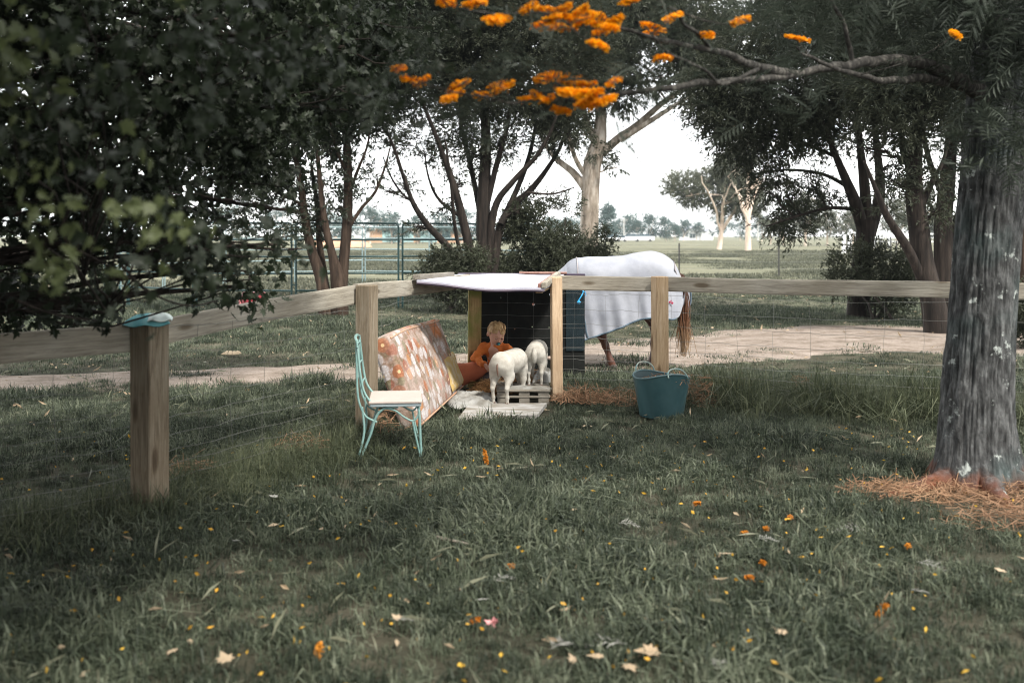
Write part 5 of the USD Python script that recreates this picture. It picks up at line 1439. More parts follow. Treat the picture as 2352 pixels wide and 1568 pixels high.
def gable(parent, x0, x1, y0, y1, ze, zr, over, wall, roof):
    """Gabled box, ridge along y, gable end facing the camera."""
    xm = (x0 + x1) / 2
    v = np.array([[x0, y0, -.1], [x1, y0, -.1], [x1, y0, ze], [xm, y0, zr], [x0, y0, ze], [x0, y1, -.1], [x1, y1, -.1], [x1, y1, ze], [xm, y1, zr], [x0, y1, ze]])
    f = [[0, 1, 2], [0, 2, 4], [4, 2, 3], [6, 5, 9], [6, 9, 7], [7, 9, 8], [5, 0, 4], [5, 4, 9], [1, 6, 7], [1, 7, 2]]
    w = obj('wall', (v, np.array(f)), wall, parent)
    r = []
    for s, xe in ((-1, x0), (1, x1)):
        d = np.array([xe - xm, 0, ze - zr]); d = d * (1 + over / np.linalg.norm(d)); n_ = np.array([0, 0, .14])
        a = np.array([xm, y0 - over, zr + .02]); b = np.array([xm, y1 + over, zr + .02])
        r.append((np.array([a, a + d, b + d, b, a + n_, a + d + n_, b + d + n_, b + n_]), np.array([[0, 1, 2, 3], [4, 7, 6, 5], [0, 4, 5, 1], [1, 5, 6, 2], [2, 6, 7, 3], [3, 7, 4, 0]])))
    for k, q in enumerate(r):
        obj('roof', q, roof, parent)
    return w


Y_ = 300.0
t = thing('farm_house', 'small white gabled farm house with a lower wing in the distance', 'house', (px(1604, 0, Y_)[0], Y_, 0))
xa, xb, xc = px(1571, 0, Y_)[0], px(1621, 0, Y_)[0], px(1641, 0, Y_)[0]
gable(t, xa, xb, Y_, Y_ + 9, 2.6, 4.2, .4, 'white_paint', 'roof_white')
gable(t, xb + .15, xc, Y_ + 2, Y_ + 8, 2.2, 3.4, .3, 'white_paint', 'roof_white')
w_ = obj('window', box([xa + 1.9, Y_ - .06, .7], [xa + 3.3, Y_ - .01, 1.9], .01), 'window_dark', t)
obj('frame', box([xa + 2.55, Y_ - .09, .7], [xa + 2.65, Y_ - .062, 1.9], .005), 'white_paint', w_)
obj('door', box([xa + 4.4, Y_ - .06, -.05], [xa + 5.3, Y_ - .01, 2.0], .01), 'house_roof_grey', t)
Y_ = 200.0
t = thing('brick_house', 'low tan brick house with pale teal garage doors beyond the round yard', 'house', (px(930, 0, Y_)[0], Y_, 0))
X_ = lambda x: px(x, 0, Y_)[0]
obj('wall', box([X_(842), Y_, -.1], [X_(1060), Y_ + 9, 2.75], .02), 'house_brick', t)
obj('roof', box([X_(838), Y_ - .8, 2.78], [X_(1064), Y_ + 10, 3.05], .03), 'house_roof_grey', t)
for x0, x1, m, n_ in ((878, 915, 'house_teal', 'garage_door'), (922, 950, 'house_teal', 'garage_door'), (965, 1004, 'house_teal', 'garage_door'), (1015, 1035, 'window_dark', 'window')):
    obj(n_, box([X_(x0), Y_ - .08, .1 if n_ != 'window' else .9], [X_(x1), Y_ - .012, 2.35], .01), m, t)
obj('door', box([X_(916.5), Y_ - .08, .05], [X_(920.5), Y_ - .012, 2.2], .01), 'window_dark', t)
q = px(828, 0, 180.0)
t = thing('white_trailer', 'white box trailer parked left of the low brick house', 'trailer', (q[0], 180, 0))
obj('body', box([q[0] - 1.1, 180, .6], [q[0] + 1.1, 184, 2.3], .08), 'white_paint', t)
for s in (-.7, .7):
    obj('wheel', tube(np.array([[q[0] + s - .12, 181.6, .35], [q[0] + s + .12, 181.6, .35]]), .35, 14), 'picket_steel', t)
q = px(782, 0, 120.0)
obj('dirt_mound', crumple((q[0], 120.0), 3.2, 2.0, 4, .0, 1.5, 24, .02), 'house_brick', smooth=True, label='low reddish dirt mound in the field seen between the two brown trunks', cat='mound')
rg = np.random.default_rng(43)
for k, (x, w, h, c) in enumerate([(1408, 2.2, .8, 'white_paint'), (1424, 1.8, .7, 'white_paint'), (1450, 2.4, 1.1, 'white_paint'), (1478, 2.6, 1.1, 'white_paint')]):
    Yc = 225.0 + k * 2; q = px(x, 0, Yc)
    t = thing('parked_car', ['small white car parked left of the pale pole at the far tree line', 'white car parked just left of the pale pole at the far tree line', 'white van parked right of the pale pole at the far tree line', 'rightmost white van parked at the far tree line'][k], 'car', (q[0], Yc, 0))
    obj('body', box([q[0] - w, Yc, .3], [q[0] + w, Yc + 1.8, .3 + h * .8], .1), c, t)
    hv = np.array([[q[0] - w * .7, Yc + .1, .31 + h * .8], [q[0] + w * .75, Yc + .1, .31 + h * .8], [q[0] + w * .55, Yc + .25, .9 + h * .8], [q[0] - w * .4, Yc + .25, .9 + h * .8]])
    obj('cabin', trimesh.convex.convex_hull(np.vstack([hv, hv + [0, 1.5, 0]])), 'window_dark', t)
    for s in (-.6, .6):
        obj('wheel', tube(np.array([[q[0] + s * w, Yc - .02, .32], [q[0] + s * w, Yc + .2, .32]]), .32, 12), 'picket_steel', t)
# red plastic drum behind the left rail
q = px(583, 0, 18.0)
t = thing('plastic_drum', 'small red plastic drum on the grass behind the left rail under the dark foliage', 'drum', (q[0], 18, 0))
prf = np.array([[0, .20], [.03, .215], [.10, .225], [.20, .22], [.30, .225], [.40, .215], [.44, .19]])
obj('drum_body', tube(np.column_stack([np.full(7, q[0]), np.full(7, 18.0), prf[:, 0]]), prf[:, 1], 24), 'red_plastic', t, smooth=50)
obj('drum_lid', tube(np.column_stack([np.full(3, q[0]), np.full(3, 18.0), [.442, .455, .47]]), [.205, .205, .19], 24), 'red_plastic', t, smooth=50)
obj('drum_label', tube(np.array([[q[0] - .228, 17.95, .12], [q[0] - .232, 17.95, .25], [q[0] - .228, 17.95, .38]]), [.02, .035, .02], 8), 'red_plastic_pale', t, smooth=True)

# ------------------------------------------------------------------ big lichened trunk (silky oak) on the right
rg = np.random.default_rng(51)
gt = thing('silky_oak', 'large grey tree with lichen spots, fluted base and orange flowers, on the right', 'tree', (2.84, 6.1, 0))
tr_ = smoothline([px(2240, 1118, 6.1).tolist() + [.285], px(2242, 1090, 6.1).tolist() + [.258], px(2243, 1050, 6.1).tolist() + [.228], px(2243, 980, 6.1).tolist() + [.208], px(2248, 850, 6.1).tolist() + [.192], px(2258, 700, 6.1).tolist() + [.183], px(2272, 500, 6.1).tolist() + [.180], px(2290, 300, 6.1).tolist() + [.178],
                  px(2308, 100, 6.1).tolist() + [.172], px(2325, -100, 6.1).tolist() + [.165], px(2345, -500, 6.2).tolist() + [.14], px(2350, -900, 6.3).tolist() + [.10]], 26)
na = 220
aa = np.linspace(0, 2 * np.pi, na, endpoint=False)
V = []
for k, s in enumerate(tr_):
    z = s[2]
    flare = np.clip((.50 - z) / .54, 0, 1) ** 1.8
    root = flare * (.20 * np.maximum(0, np.cos(5 * aa + 1.9)) ** 2 + .05 * np.cos(3 * aa + .4)) + .012 * np.cos(2 * aa + z * 1.5) + .010 * np.cos(5 * aa + z)
    P = np.stack([np.cos(aa) * 5.2 + 20, np.sin(aa) * 5.2, np.full(na, z * 1.6)], -1)
    n1 = fbm(np.stack([np.cos(aa) * 6.5, np.sin(aa) * 6.5, np.full(na, z * 1.3)], -1), 3, 4)
    n2 = noise(np.stack([np.cos(aa) * 17, np.sin(aa) * 17, np.full(na, z * 4.5)], -1), 9)
    fiss = -np.abs(n2 - .5) * 2
    r = s[3] * (1 + root) + .026 * (n1 - .5) + .020 * (fiss + .5)
    V.append(np.stack([s[0] + r * np.cos(aa), s[1] + r * np.sin(aa), np.full(na, z)], 1))
V = np.vstack(V); i = np.arange(len(tr_) - 1)[:, None] * na; j = np.arange(na)[None]; jn = (j + 1) % na
q = np.stack([i + j, i + jn, i + na + jn, i + na + j], -1).reshape(-1, 4)
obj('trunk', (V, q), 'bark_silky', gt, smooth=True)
roots = []
for a0, ln in ((3.55, .42), (5.6, .40), (.35, .45), (4.6, .25)):
    d = np.array([math.cos(a0), math.sin(a0), 0]); c = np.array([2.84, 6.1, 0])
    pth = smoothline([[*(c + d * .16 + [0, 0, .05]), .07], [*(c + d * .30 + [0, 0, .02]), .06], [*(c + d * (.31 + ln * .4) + [0, 0, -.005]), .045], [*(c + d * (.30 + ln) + [0, 0, -.04]), .03]], 5)
    roots.append(tube(pth[:, :3], pth[:, 3] * (1 + .2 * (noise(pth[:, :3] * 30, 2) - .5)), 10))
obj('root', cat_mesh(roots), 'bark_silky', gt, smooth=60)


def bough(name, pts, m='twig_grey', n=8):
    s = smoothline([[*px(x, y, Y), w * .5 * Y / F] for x, y, w, Y in pts], 7)
    s[:, :3] += (noise(s[:, :3] * 9, 3)[:, None] - .5) * .03
    s[:, 3] *= 1 + .35 * (noise(s[:, :3] * 22, 8) - .5)
    obj(name, tube(s[:, :3], s[:, 3], n), m, gt, smooth=True)
    return s


B_ = [bough('bough', [(2310, 250, 56, 6.1), (2240, 205, 42, 5.95), (2150, 160, 32, 5.6), (2060, 138, 27, 5.3), (1960, 148, 22, 5.0), (1850, 165, 18, 4.7), (1740, 180, 15, 4.4), (1600, 193, 15, 4.0), (1450, 214, 11, 3.8), (1350, 228, 9, 3.7), (1230, 233, 7, 3.6), (1110, 225, 5, 3.5), (1040, 215, 3, 3.45)]),
      bough('bough', [(1830, 168, 22, 4.65), (1740, 150, 19, 4.4), (1640, 118, 15, 4.1), (1540, 95, 12, 3.9), (1440, 70, 9, 3.7), (1330, 45, 7, 3.6), (1230, 30, 5, 3.5), (1140, 30, 3, 3.45)]),
      bough('bough', [(2200, 195, 28, 5.9), (2120, 178, 20, 5.5), (2040, 186, 16, 5.2), (1960, 170, 12, 4.9), (1880, 140, 8, 4.6), (1830, 110, 5, 4.4)]),
      bough('bough', [(1640, 120, 11, 4.1), (1580, 60, 9, 3.9), (1530, 10, 7, 3.7), (1490, -40, 5, 3.6)]),
      bough('bough', [(1740, 160, 10, 4.3), (1660, 190, 8, 4.1), (1600, 150, 6, 3.95), (1540, 120, 5, 3.8), (1480, 60, 3, 3.7)]),
      bough('bough', [(1960, 150, 12, 5.0), (1940, 60, 10, 4.9), (1900, -20, 8, 4.8), (1860, -120, 5, 4.7)]),
      bough('bough', [(2290, 60, 60, 6.0), (2180, -40, 46, 5.4), (2040, -120, 34, 4.8), (1850, -170, 24, 4.2), (1600, -180, 16, 3.7), (1300, -160, 9, 3.3)]),
      bough('bough', [(2300, 150, 50, 6.0), (2420, 60, 40, 5.4), (2560, 0, 30, 4.8)]),
      bough('bough', [(1350, 226, 5, 3.7), (1300, 200, 4, 3.65), (1270, 185, 3, 3.6)]), bough('bough', [(1040, 215, 3, 3.45), (970, 195, 3, 3.4), (915, 165, 2, 3.35)])]


def frond_mesh(p, d, size, rg, droop=.25):
    """One feathery divided leaf: rachis with narrow lobes."""
    d = unit(d); s = unit(np.cross(d, [0, 0, 1.0]) + rg.normal(size=3) * .2); up = np.cross(s, d)
    V, F_ = [], []
    n_ = 9
    for k in range(n_):
        t_ = .12 + .86 * k / n_
        c = p + d * size * t_ - np.array([0, 0, droop * size * t_ * t_])
        for sg in (-1, 1):
            ln = size * .40 * (1 - .55 * abs(t_ - .35) - .35 * t_)
            e = c + (s * sg * .80 + d * .55 + up * rg.normal() * .2) * ln
            w = d * size * .026
            b = len(V)
            mid = (c + e) / 2 + up * size * .02
            V += [c - w * .6, mid - w, e, mid + w]
            F_ += [[b, b + 1, b + 2], [b, b + 2, b + 3]]
    a = p; b_ = p + d * size * .5 - np.array([0, 0, droop * size * .25]); c_ = p + d * size - np.array([0, 0, droop * size])
    b = len(V); w = s * size * .012
    V += [a - w, a + w, b_ + w, b_ - w, c_]
    F_ += [[b, b + 1, b + 2], [b, b + 2, b + 3], [b + 3, b + 2, b + 4]]
    return np.array(V), np.array(F_)


FL = [(1215, 20), (1250, 25), (1270, 45), (1290, 25), (1310, 45), (1330, 30), (1345, 50), (1360, 35), (1385, 45), (1400, 65), (1412, 50), (1265, 65), (1240, 60), (1300, 66), (1380, 76), (1150, 45), (1134, 49), (1445, 6), (1546, 42), (1495, 62), (1502, 76), (1375, 105), (1625, 82), (1700, 50), (1522, 135), (1830, 90), (2195, 80), (1090, 10), (1024, 8), (1320, 52), (1372, 58), (1283, 40),
      (915, 160), (942, 185), (970, 188), (1042, 205), (1060, 198), (1030, 230), (1046, 222), (1142, 199), (1158, 203), (1108, 221), (1262, 180), (1290, 188), (1250, 178), (1315, 190), (1340, 196), (1410, 191), (1330, 216), (1347, 226), (1362, 214), (1302, 213), (1218, 230), (1240, 226), (1260, 228), (1288, 255), (1365, 243), (1345, 236), (1392, 231)]


def flower_mesh(c, ax, ln, rg):
    """Toothbrush-like spike: a stalk thick with curled styles on its upper side."""
    V, F_ = [], []
    ax = unit(ax); s = unit(np.cross(ax, [0, 0, 1.0])); up = np.cross(s, ax)
    v, f = tube(np.array([c - ax * ln * .5, c, c + ax * ln * .5]), [.003, .004, .002], 5)
    V, F_ = [v], [f]
    k = len(v); m_ = 130
    t_ = rg.uniform(-.5, .5, m_); ph = rg.normal(size=m_) * 1.1
    st = c + ax * (t_ * ln)[:, None]
    o = np.cos(ph)[:, None] * up + np.sin(ph)[:, None] * s + ax * rg.normal(size=(m_, 1)) * .25
    L_ = .0185 * (1 - 1.2 * np.abs(t_) ** 2)[:, None] * rg.uniform(.7, 1.15, (m_, 1))
    mid = st + o * L_ * .62 + ax * .004; tip = st + o * L_ + ax * rg.normal(size=(m_, 1)) * .004
    w = unit(np.cross(o, rg.normal(size=(m_, 3)))) * .0050
    vv = np.stack([st - w, st + w, mid + w, mid - w, tip + w * .7, tip - w * .7], 1).reshape(-1, 3)
    i_ = np.arange(m_)[:, None] * 6
    F_.append(np.vstack([i_ + [0, 1, 2], i_ + [0, 2, 3], i_ + [3, 2, 4], i_ + [3, 4, 5]]) + k)
    V.append(vv)
    return np.vstack(V), np.vstack(F_)


bp = np.vstack(B_)
pedi = []
fpos = []
for (x, y) in FL:
    Y = 3.55 + rg.normal() * .12 + (x > 1480) * .3 + (x > 1800) * .8
    c = px(x, y, Y); fpos.append(c)
    ln = 50 * Y / F * rg.uniform(.75, 1.2)
    obj('flower', flower_mesh(c, [1, rg.normal() * .6, rg.normal() * .3 + (.3 if y > 150 else .1)], ln, rg), 'petal_orange', gt)
    s = bp[np.linalg.norm(bp[:, :3] - c, axis=1).argmin(), :3]
    pp_, q_ = limb(s, c, .003, .0018, rg, 5, .05, -.05)
    obj('flower_stalk', tube(pp_, q_, 4, cap=False), 'twig_grey', gt)
fr = []
for k in range(250):                                           # divided leaves along the boughs
    if k < 110:
        c = fpos[rg.integers(len(fpos))] + rg.normal(size=3) * [.16, .10, .07] + [0, 0, .05]
    else:
        c = bp[rg.integers(len(bp)), :3] + rg.normal(size=3) * [.16, .12, .10]
    fr.append(frond_mesh(c, rg.normal(size=3) * [1, .6, .5] + [-.3, 0, -.1], rg.uniform(.12, .22), rg))
for f_ in fr:
    obj('leaf', f_, 'silky_leaf', gt)
rest = []
for k in range(2200):                                          # dark crown overhead, round the trunk and out of frame
    u = rg.random()
    if u < .55:
        c = px(rg.uniform(1750, 2500), rg.uniform(-300, 150) if rg.random() < .6 else rg.uniform(-150, 60), rg.uniform(5.0, 7.6))
    elif u < .90:
        c = px(rg.uniform(2215, 2480), rg.uniform(-100, 400), rg.uniform(5.0, 8.2))
    else:
        c = px(rg.uniform(1000, 2300), rg.uniform(-500, -60), rg.uniform(3.2, 5.5))
    rest.append(frond_mesh(c, rg.normal(size=3) + [0, 0, -.2], rg.uniform(.18, .34), rg))
obj('crown', cat_mesh(rest), 'silky_leaf', gt, kind='stuff')

# ------------------------------------------------------------------ leafy tree in the left foreground
rg = np.random.default_rng(61)
lt = thing('broadleaf_tree', 'dark broad-leaved tree filling the upper left foreground with lobed leaves', 'tree', (-4.3, 4.6, 0))
half = np.array([(.0, .0), (.14, -.06), (.30, -.02), (.24, .12), (.50, .20), (.34, .34), (.46, .58), (.22, .54), (.13, .76), (.0, 1.0)])
outl = np.vstack([half, half[1:-1][::-1] * [-1, 1]])
LV = np.vstack([[0, .36], outl])
LZ = -.28 * (LV[:, 1]) ** 2 - .30 * LV[:, 0] ** 2
LT = np.column_stack([LV, LZ]); no = len(outl)
LTS = [np.column_stack([LV[:, 0] * a_, LV[:, 1], -c_ * LV[:, 1] ** 2 - b_ * LV[:, 0] ** 2 + t_ * LV[:, 0] * LV[:, 1]]) for a_, b_, c_, t_ in ((1, .3, .28, 0), (.8, .9, .1, .3), (.62, .5, .5, -.3), (.9, -.4, .35, .2), (.5, .8, .2, .1))]
LFc = np.array([[0, 1 + k, 1 + (k + 1) % no] for k in range(no)])


def lobed(pos, down, size, rg):
    """Lobed leaves hanging from pos."""
    n_ = len(pos)
    y = unit(down); zz = unit(np.cross(np.cross(y, rg.normal(size=(n_, 3)) * 1.3 + np.array([.2, -.6, .6])), y) * -1)
    x = np.cross(y, zz)
    tpl = np.array(LTS)[rg.integers(0, len(LTS), n_)]
    v = pos[:, None] + size[:, None, None] * (tpl[..., 0:1] * x[:, None] + tpl[..., 1:2] * y[:, None] + tpl[..., 2:3] * zz[:, None])
    return v, y


def leafset(clumps, n, per, size, rg, gap=.38, gs=.5, shell=.4, seed=0):
    p, u, k = sprig_points(clumps, n, rg, shell, gap, gs, seed)
    d = unit(u * .6 + rg.normal(size=p.shape) * .5 + [0, -.1, -.25])
    t_ = rg.random((len(p), per))
    pos = p[:, None] + d[:, None] * (t_ * size * 3.2)[..., None] + rg.normal(size=(len(p), per, 3)) * size * .5
    dn = unit(rg.normal(size=(len(p), per, 3)) * .75 + [0, -.1, -.8])
    return lobed(pos.reshape(-1, 3), dn.reshape(-1, 3), size * rg.uniform(.65, 1.25, len(p) * per), rg)


mid_cl = [C(100, 80, 5.0, 160, .7), C(300, 80, 5.2, 170, .7), C(500, 60, 5.4, 160, .7), C(690, 40, 5.6, 140, .7), C(800, 90, 5.6, 100, .5), C(870, 110, 5.7, 70, .4), C(100, 290, 5.0, 150, .6), C(300, 320, 5.2, 150, .7), C(480, 270, 5.3, 140, .6), C(620, 250, 5.4, 115, .5), C(770, 200, 5.6, 80, .4), C(90, 470, 5.0, 120, .5), C(270, 480, 5.0, 110, .5), C(420, 430, 5.3, 95, .5), C(560, 400, 5.4, 85, .5),
          C(625, 480, 5.4, 62, .4), C(655, 560, 5.4, 46, .3), C(480, 540, 5.2, 55, .4), C(50, 600, 4.8, 55, .4, .7), C(190, 650, 4.7, 36, .3, .6), C(35, 700, 4.6, 45, .3, .8), C(530, 620, 5.2, 55, .3), C(440, 585, 5.1, 38, .3, .7), C(570, 655, 5.3, 34, .2), C(-120, 300, 4.8, 250, .8), C(250, 720, 4.7, 22, .2), C(350, 545, 5.0, 30, .3, .7), C(140, 545, 4.9, 36, .3, .6), C(0, -250, 4.8, 300, 1.), C(400, -220, 5.2, 280, 1.), C(760, -180, 5.6, 220, .9), C(60, 690, 6.2, 50, .3, .8), C(150, 715, 6.3, 42, .3, .8), C(215, 690, 6.4, 30, .25, .8), C(20, 640, 6.2, 45, .3, .8), C(-60, 720, 6.0, 80, .4)]
far_cl = [C(130, 240, 9.0, 210, 1.2), C(400, 230, 9.2, 200, 1.2), C(590, 300, 9.2, 130, .9), C(80, 470, 8.6, 130, .8), C(300, 450, 8.8, 120, .8), C(620, 130, 9.4, 180, 1.), C(440, 480, 8.8, 60, .5), C(60, 610, 8.2, 45, .4), C(180, 590, 8.2, 34, .4), C(780, 120, 9.6, 110, .8), C(-100, 300, 8.5, 250, 1.2), C(200, -100, 9, 300, 1.5), C(600, -120, 9, 260, 1.5)]
near_cl = [C(295, 185, 3.5, 42, .12), C(380, 245, 3.5, 38, .12), C(440, 235, 3.6, 32, .1), C(440, 90, 3.6, 50, .15), C(340, 130, 3.5, 40, .1), C(590, 140, 3.9, 45, .12), C(640, 165, 3.9, 36, .1), C(355, 485, 3.3, 28, .08), C(180, 30, 3.4, 40, .12), C(100, 215, 3.3, 44, .12), C(30, 320, 3.2, 42, .12), C(85, 590, 3.2, 34, .1), C(455, 560, 3.7, 40, .1), C(420, 505, 3.5, 34, .1), C(230, 330, 3.4, 36, .1), C(530, 40, 3.7, 45, .12), C(700, 60, 4.0, 45, .12), C(850, 240, 4.4, 30, .1), C(860, 190, 4.4, 34, .1), C(980, 80, 4.6, 34, .12), C(660, 560, 4.2, 26, .08), C(130, 420, 3.3, 34, .1), C(400, 640, 3.8, 30, .1), C(345, 715, 3.5, 16, .04), C(80, 90, 3.2, 50, .12), C(250, 610, 3.6, 34, .1), C(560, 500, 4.0, 30, .1)]
br = []
base = np.array([-4.3, 4.6, 0.0])
trunk = np.column_stack([limb(base - [0, 0, .1], np.array([-4.0, 5.2, 5.5]), .2, .08, rg, 16, .04)[0], np.linspace(.2, .07, 16)])
br.append(tube(trunk[:, :3], trunk[:, 3], 12))
hubs = []
for c in mid_cl + far_cl:
    s = trunk[np.abs(trunk[:, 2] - max(1.0, c[0][2] - .3)).argmin()]
    p, q = limb(s[:3], c[0], .035, .010, rg, 9, .05, .04)
    hubs.append(np.column_stack([p, q])); br.append(tube(p, q, 6))
    for _ in range(4):
        a, b = limb(p[rg.integers(4, 9)], c[0] + unit(rg.normal(size=3)) * c[1] * .9, .007, .003, rg, 6, .08)
        br.append(tube(a, b, 4, cap=False))
hub = np.vstack(hubs)
for c in near_cl:
    s = hub[np.linalg.norm(hub[:, :3] - c[0], axis=1).argmin()]
    p, q = limb(s[:3], c[0] + [0, 0, .03], .006, .0025, rg, 7, .06, .05); br.append(tube(p, q, 5))
for st in ([(280, 610, 3.9), (330, 660, 3.9), (385, 690, 4.0), (440, 702, 4.1), (500, 690, 4.2)], [(150, 560, 4.2), (230, 600, 4.2), (300, 640, 4.3), (360, 690, 4.4)], [(40, 690, 3.8), (120, 720, 3.8), (200, 735, 3.9)], [(430, 560, 4.6), (520, 585, 4.7), (600, 590, 4.8)]):
    s = smoothline([px(*q) for q in st], 5); br.append(tube(s, np.linspace(.006, .003, len(s)), 5))
obj('trunk', cat_mesh(br), 'bark_dark', lt, smooth=60)
near_cl = [(np.array([c[0][0] * .8, c[0][1] * .8, EYE + (c[0][2] - EYE) * .8]), np.asarray(c[1]) * .8, c[2]) for c in near_cl]
vn, _ = leafset(near_cl, 210, 4, .047, rg, gap=0.0, seed=1)
vm, _ = leafset(mid_cl, 7200, 6, .052, rg, gap=.45, gs=.38, seed=2)
vf, _ = leafset(far_cl, 4200, 6, .075, rg, gap=.43, gs=.6, seed=3)
# the nearest leaves are parts of their own, the rest one mass
over = [(np.array(c, float), np.array([r, r, r * .6])) for c, r in (((-3.0, 1.8, 3.6), 1.0), ((-1.3, 1.0, 3.9), .9), ((-4.4, 0, 3.3), 1.2), ((-2.3, -.9, 3.7), 1.1), ((-2.6, 3.2, 3.9), .9), ((-5.0, 3.0, 3.0), 1.0), ((-5.5, 1.0, 2.4), 1.0), ((-4.0, 1.9, 1.7), .6), ((-3.6, .3, 1.6), .7), ((-.5, 2.3, 4.2), .8), ((-1.0, -.6, 4.0), .9), ((-3.6, 4.6, 3.4), .9), ((-2.2, .6, 3.4), .9), ((-1.7, 1.7, 3.1), .8), ((-3.3, 3.6, 3.3), .8), ((-4.6, 4.4, 3.3), .9), ((-3.4, 2.4, 2.5), .6), ((-.6, .2, 3.4), .8), ((-2.6, 1.2, 1.4), .8), ((-3.7, 2.6, 1.2), .8), ((-4.9, 4.4, 1.3), .8), ((-2.0, -.7, 1.6), .9), ((-3.4, .2, 2.6), .8))]  # unseen clumps added to block sky light and darken the lower-left lawn
obj('canopy', crown_mesh(over, 9500, 12, .15, .10, rg, gap=.22, length=.4, up=0.0, seed=4), 'near_leaf', lt, kind='stuff')
allv = np.concatenate([vn, vm])
ctr_ = allv.mean(1)
vis = np.abs(ctr_[:, 0] / ctr_[:, 1]) < .53
order = np.argsort(np.where(vis & (np.arange(len(allv)) < len(vn)), ctr_[:, 1], 99 + ctr_[:, 1]))
near_ids = order[:300]
for k in near_ids:
    lit_tone = (fbm(ctr_[k:k + 1] * 2.6, 2, 5)[0] + rg.normal() * .07) > .44  # picks leaves whose colour is painted as if sunlit
    obj('leaf', (allv[k], LFc), 'near_leaf_lit' if lit_tone else 'near_leaf', lt)
mask = np.ones(len(allv), bool); mask[near_ids] = False
rv = np.concatenate([allv[mask], vf])
fi = (np.arange(len(rv))[:, None, None] * len(LT) + LFc[None]).reshape(-1, 3)
obj('foliage', (rv.reshape(-1, 3), fi), 'near_leaf', lt, kind='stuff')

# ------------------------------------------------------------------ grass
def tuft(n_, h, spread, w, lean, rg):
    a = rg.uniform(0, 2 * np.pi, n_); r = spread * np.sqrt(rg.random(n_))
    p = np.stack([r * np.cos(a), r * np.sin(a), np.zeros(n_)], 1)
    b = rg.uniform(0, 2 * np.pi, n_)
    ld = np.stack([np.cos(b), np.sin(b), np.zeros(n_)], 1)
    hh = (h * (.45 + .75 * rg.random(n_)))[:, None]; ln = (lean * np.abs(rg.normal(size=n_)))[:, None]
    s = np.stack([-np.sin(b + rg.normal(size=n_)), np.cos(b + rg.normal(size=n_)), np.zeros(n_)], 1) * w * (.6 + .7 * rg.random(n_))[:, None]
    m1 = p + np.array([0, 0, 1]) * hh * .55 + ld * hh * ln * .35
    tip = p + np.array([0, 0, 1]) * hh * np.clip(1 - .35 * ln, .25, 1) + ld * hh * ln
    low = p - [0, 0, .03]
    v = np.stack([low - s / 2, low + s / 2, m1 + s * .4, m1 - s * .4, tip], 1).reshape(-1, 3)
    i_ = np.arange(n_)[:, None] * 5
    return v, np.vstack([i_ + [0, 1, 2], i_ + [0, 2, 3], i_ + [3, 2, 4]])


def scatter(name, label, protos, pts, scales, rg, m, cat='grass'):
    path = numbered('/World', name)
    pi = UsdGeom.PointInstancer.Define(stage, path)
    rel = []
    for k, pm in enumerate(protos):
        u = usdkit.mesh(stage, f'{path}/prototypes/tuft_{k:03d}', pm, L + m)
        rel.append(u.GetPath())
    pi.CreatePrototypesRel().SetTargets(rel)
    n_ = len(pts)
    ang = rg.uniform(0, 2 * np.pi, n_)
    pi.CreateProtoIndicesAttr(Vt.IntArray.FromNumpy(rg.integers(0, len(protos), n_).astype(np.int32)))
    pi.CreatePositionsAttr(Vt.Vec3fArray.FromNumpy(pts.astype(np.float32)))
    q = np.stack([0 * ang, 0 * ang, np.sin(ang / 2), np.cos(ang / 2)], 1)
    pi.CreateOrientationsAttr(Vt.QuathArray([Gf.Quath(float(w_), 0, 0, float(z_)) for z_, w_ in zip(q[:, 2], q[:, 3])]))
    pi.CreateScalesAttr(Vt.Vec3fArray.FromNumpy(np.repeat(scales[:, None], 3, 1).astype(np.float32)))
    tag(path, label, cat, kind='stuff')


rg = np.random.default_rng(71)


def wedge(n_, y0, y1, side=.56, power=2.0):
    y = (y0 ** power + (y1 ** power - y0 ** power) * rg.random(n_)) ** (1 / power)
    x = (rg.random(n_) * 2 - 1) * (side * y + .5)
    return x, y


def clear(x, y, margin=0.0):
    k = path_dist(x, y) + (noise(np.stack([x * 2.4, y * 2.4, 0 * x], -1), 6) - .5) * 1.5 < .30 + margin
    k &= ~((x > -.50) & (x < .40) & (y > 8.15) & (y < 10.35))               # shelter floor
    k &= ~((np.hypot(x - TX, y - TY) < .19))
    k &= np.hypot(x - 2.84, y - 6.1) > .34
    return k


x, y = wedge(17000, 2.5, 10.5)
k = clear(x, y)
lit = (np.hypot((x - 3.05) / 1.05, (y - 5.75) / .55) < 1)                     # needle litter under the trunk: few blades
k &= ~(lit & (rg.random(len(x)) < .75))
x, y = x[k], y[k]
pn = fbm(np.stack([x * 1.1, y * 1.1, 0 * x], -1), 3, 8)
sc = .55 + 1.1 * np.clip((pn - .3) * 1.6, 0, 1)
scatter('grass', 'short grey-green grass of the yard in front of and behind the fence', [tuft(26, q_, .085, .0072, 1.15, rg) for q_ in (.07, .085, .10, .08, .12, .09, .06)], np.stack([x, y, gh(x, y)], 1), sc, rg, 'grass_blade')
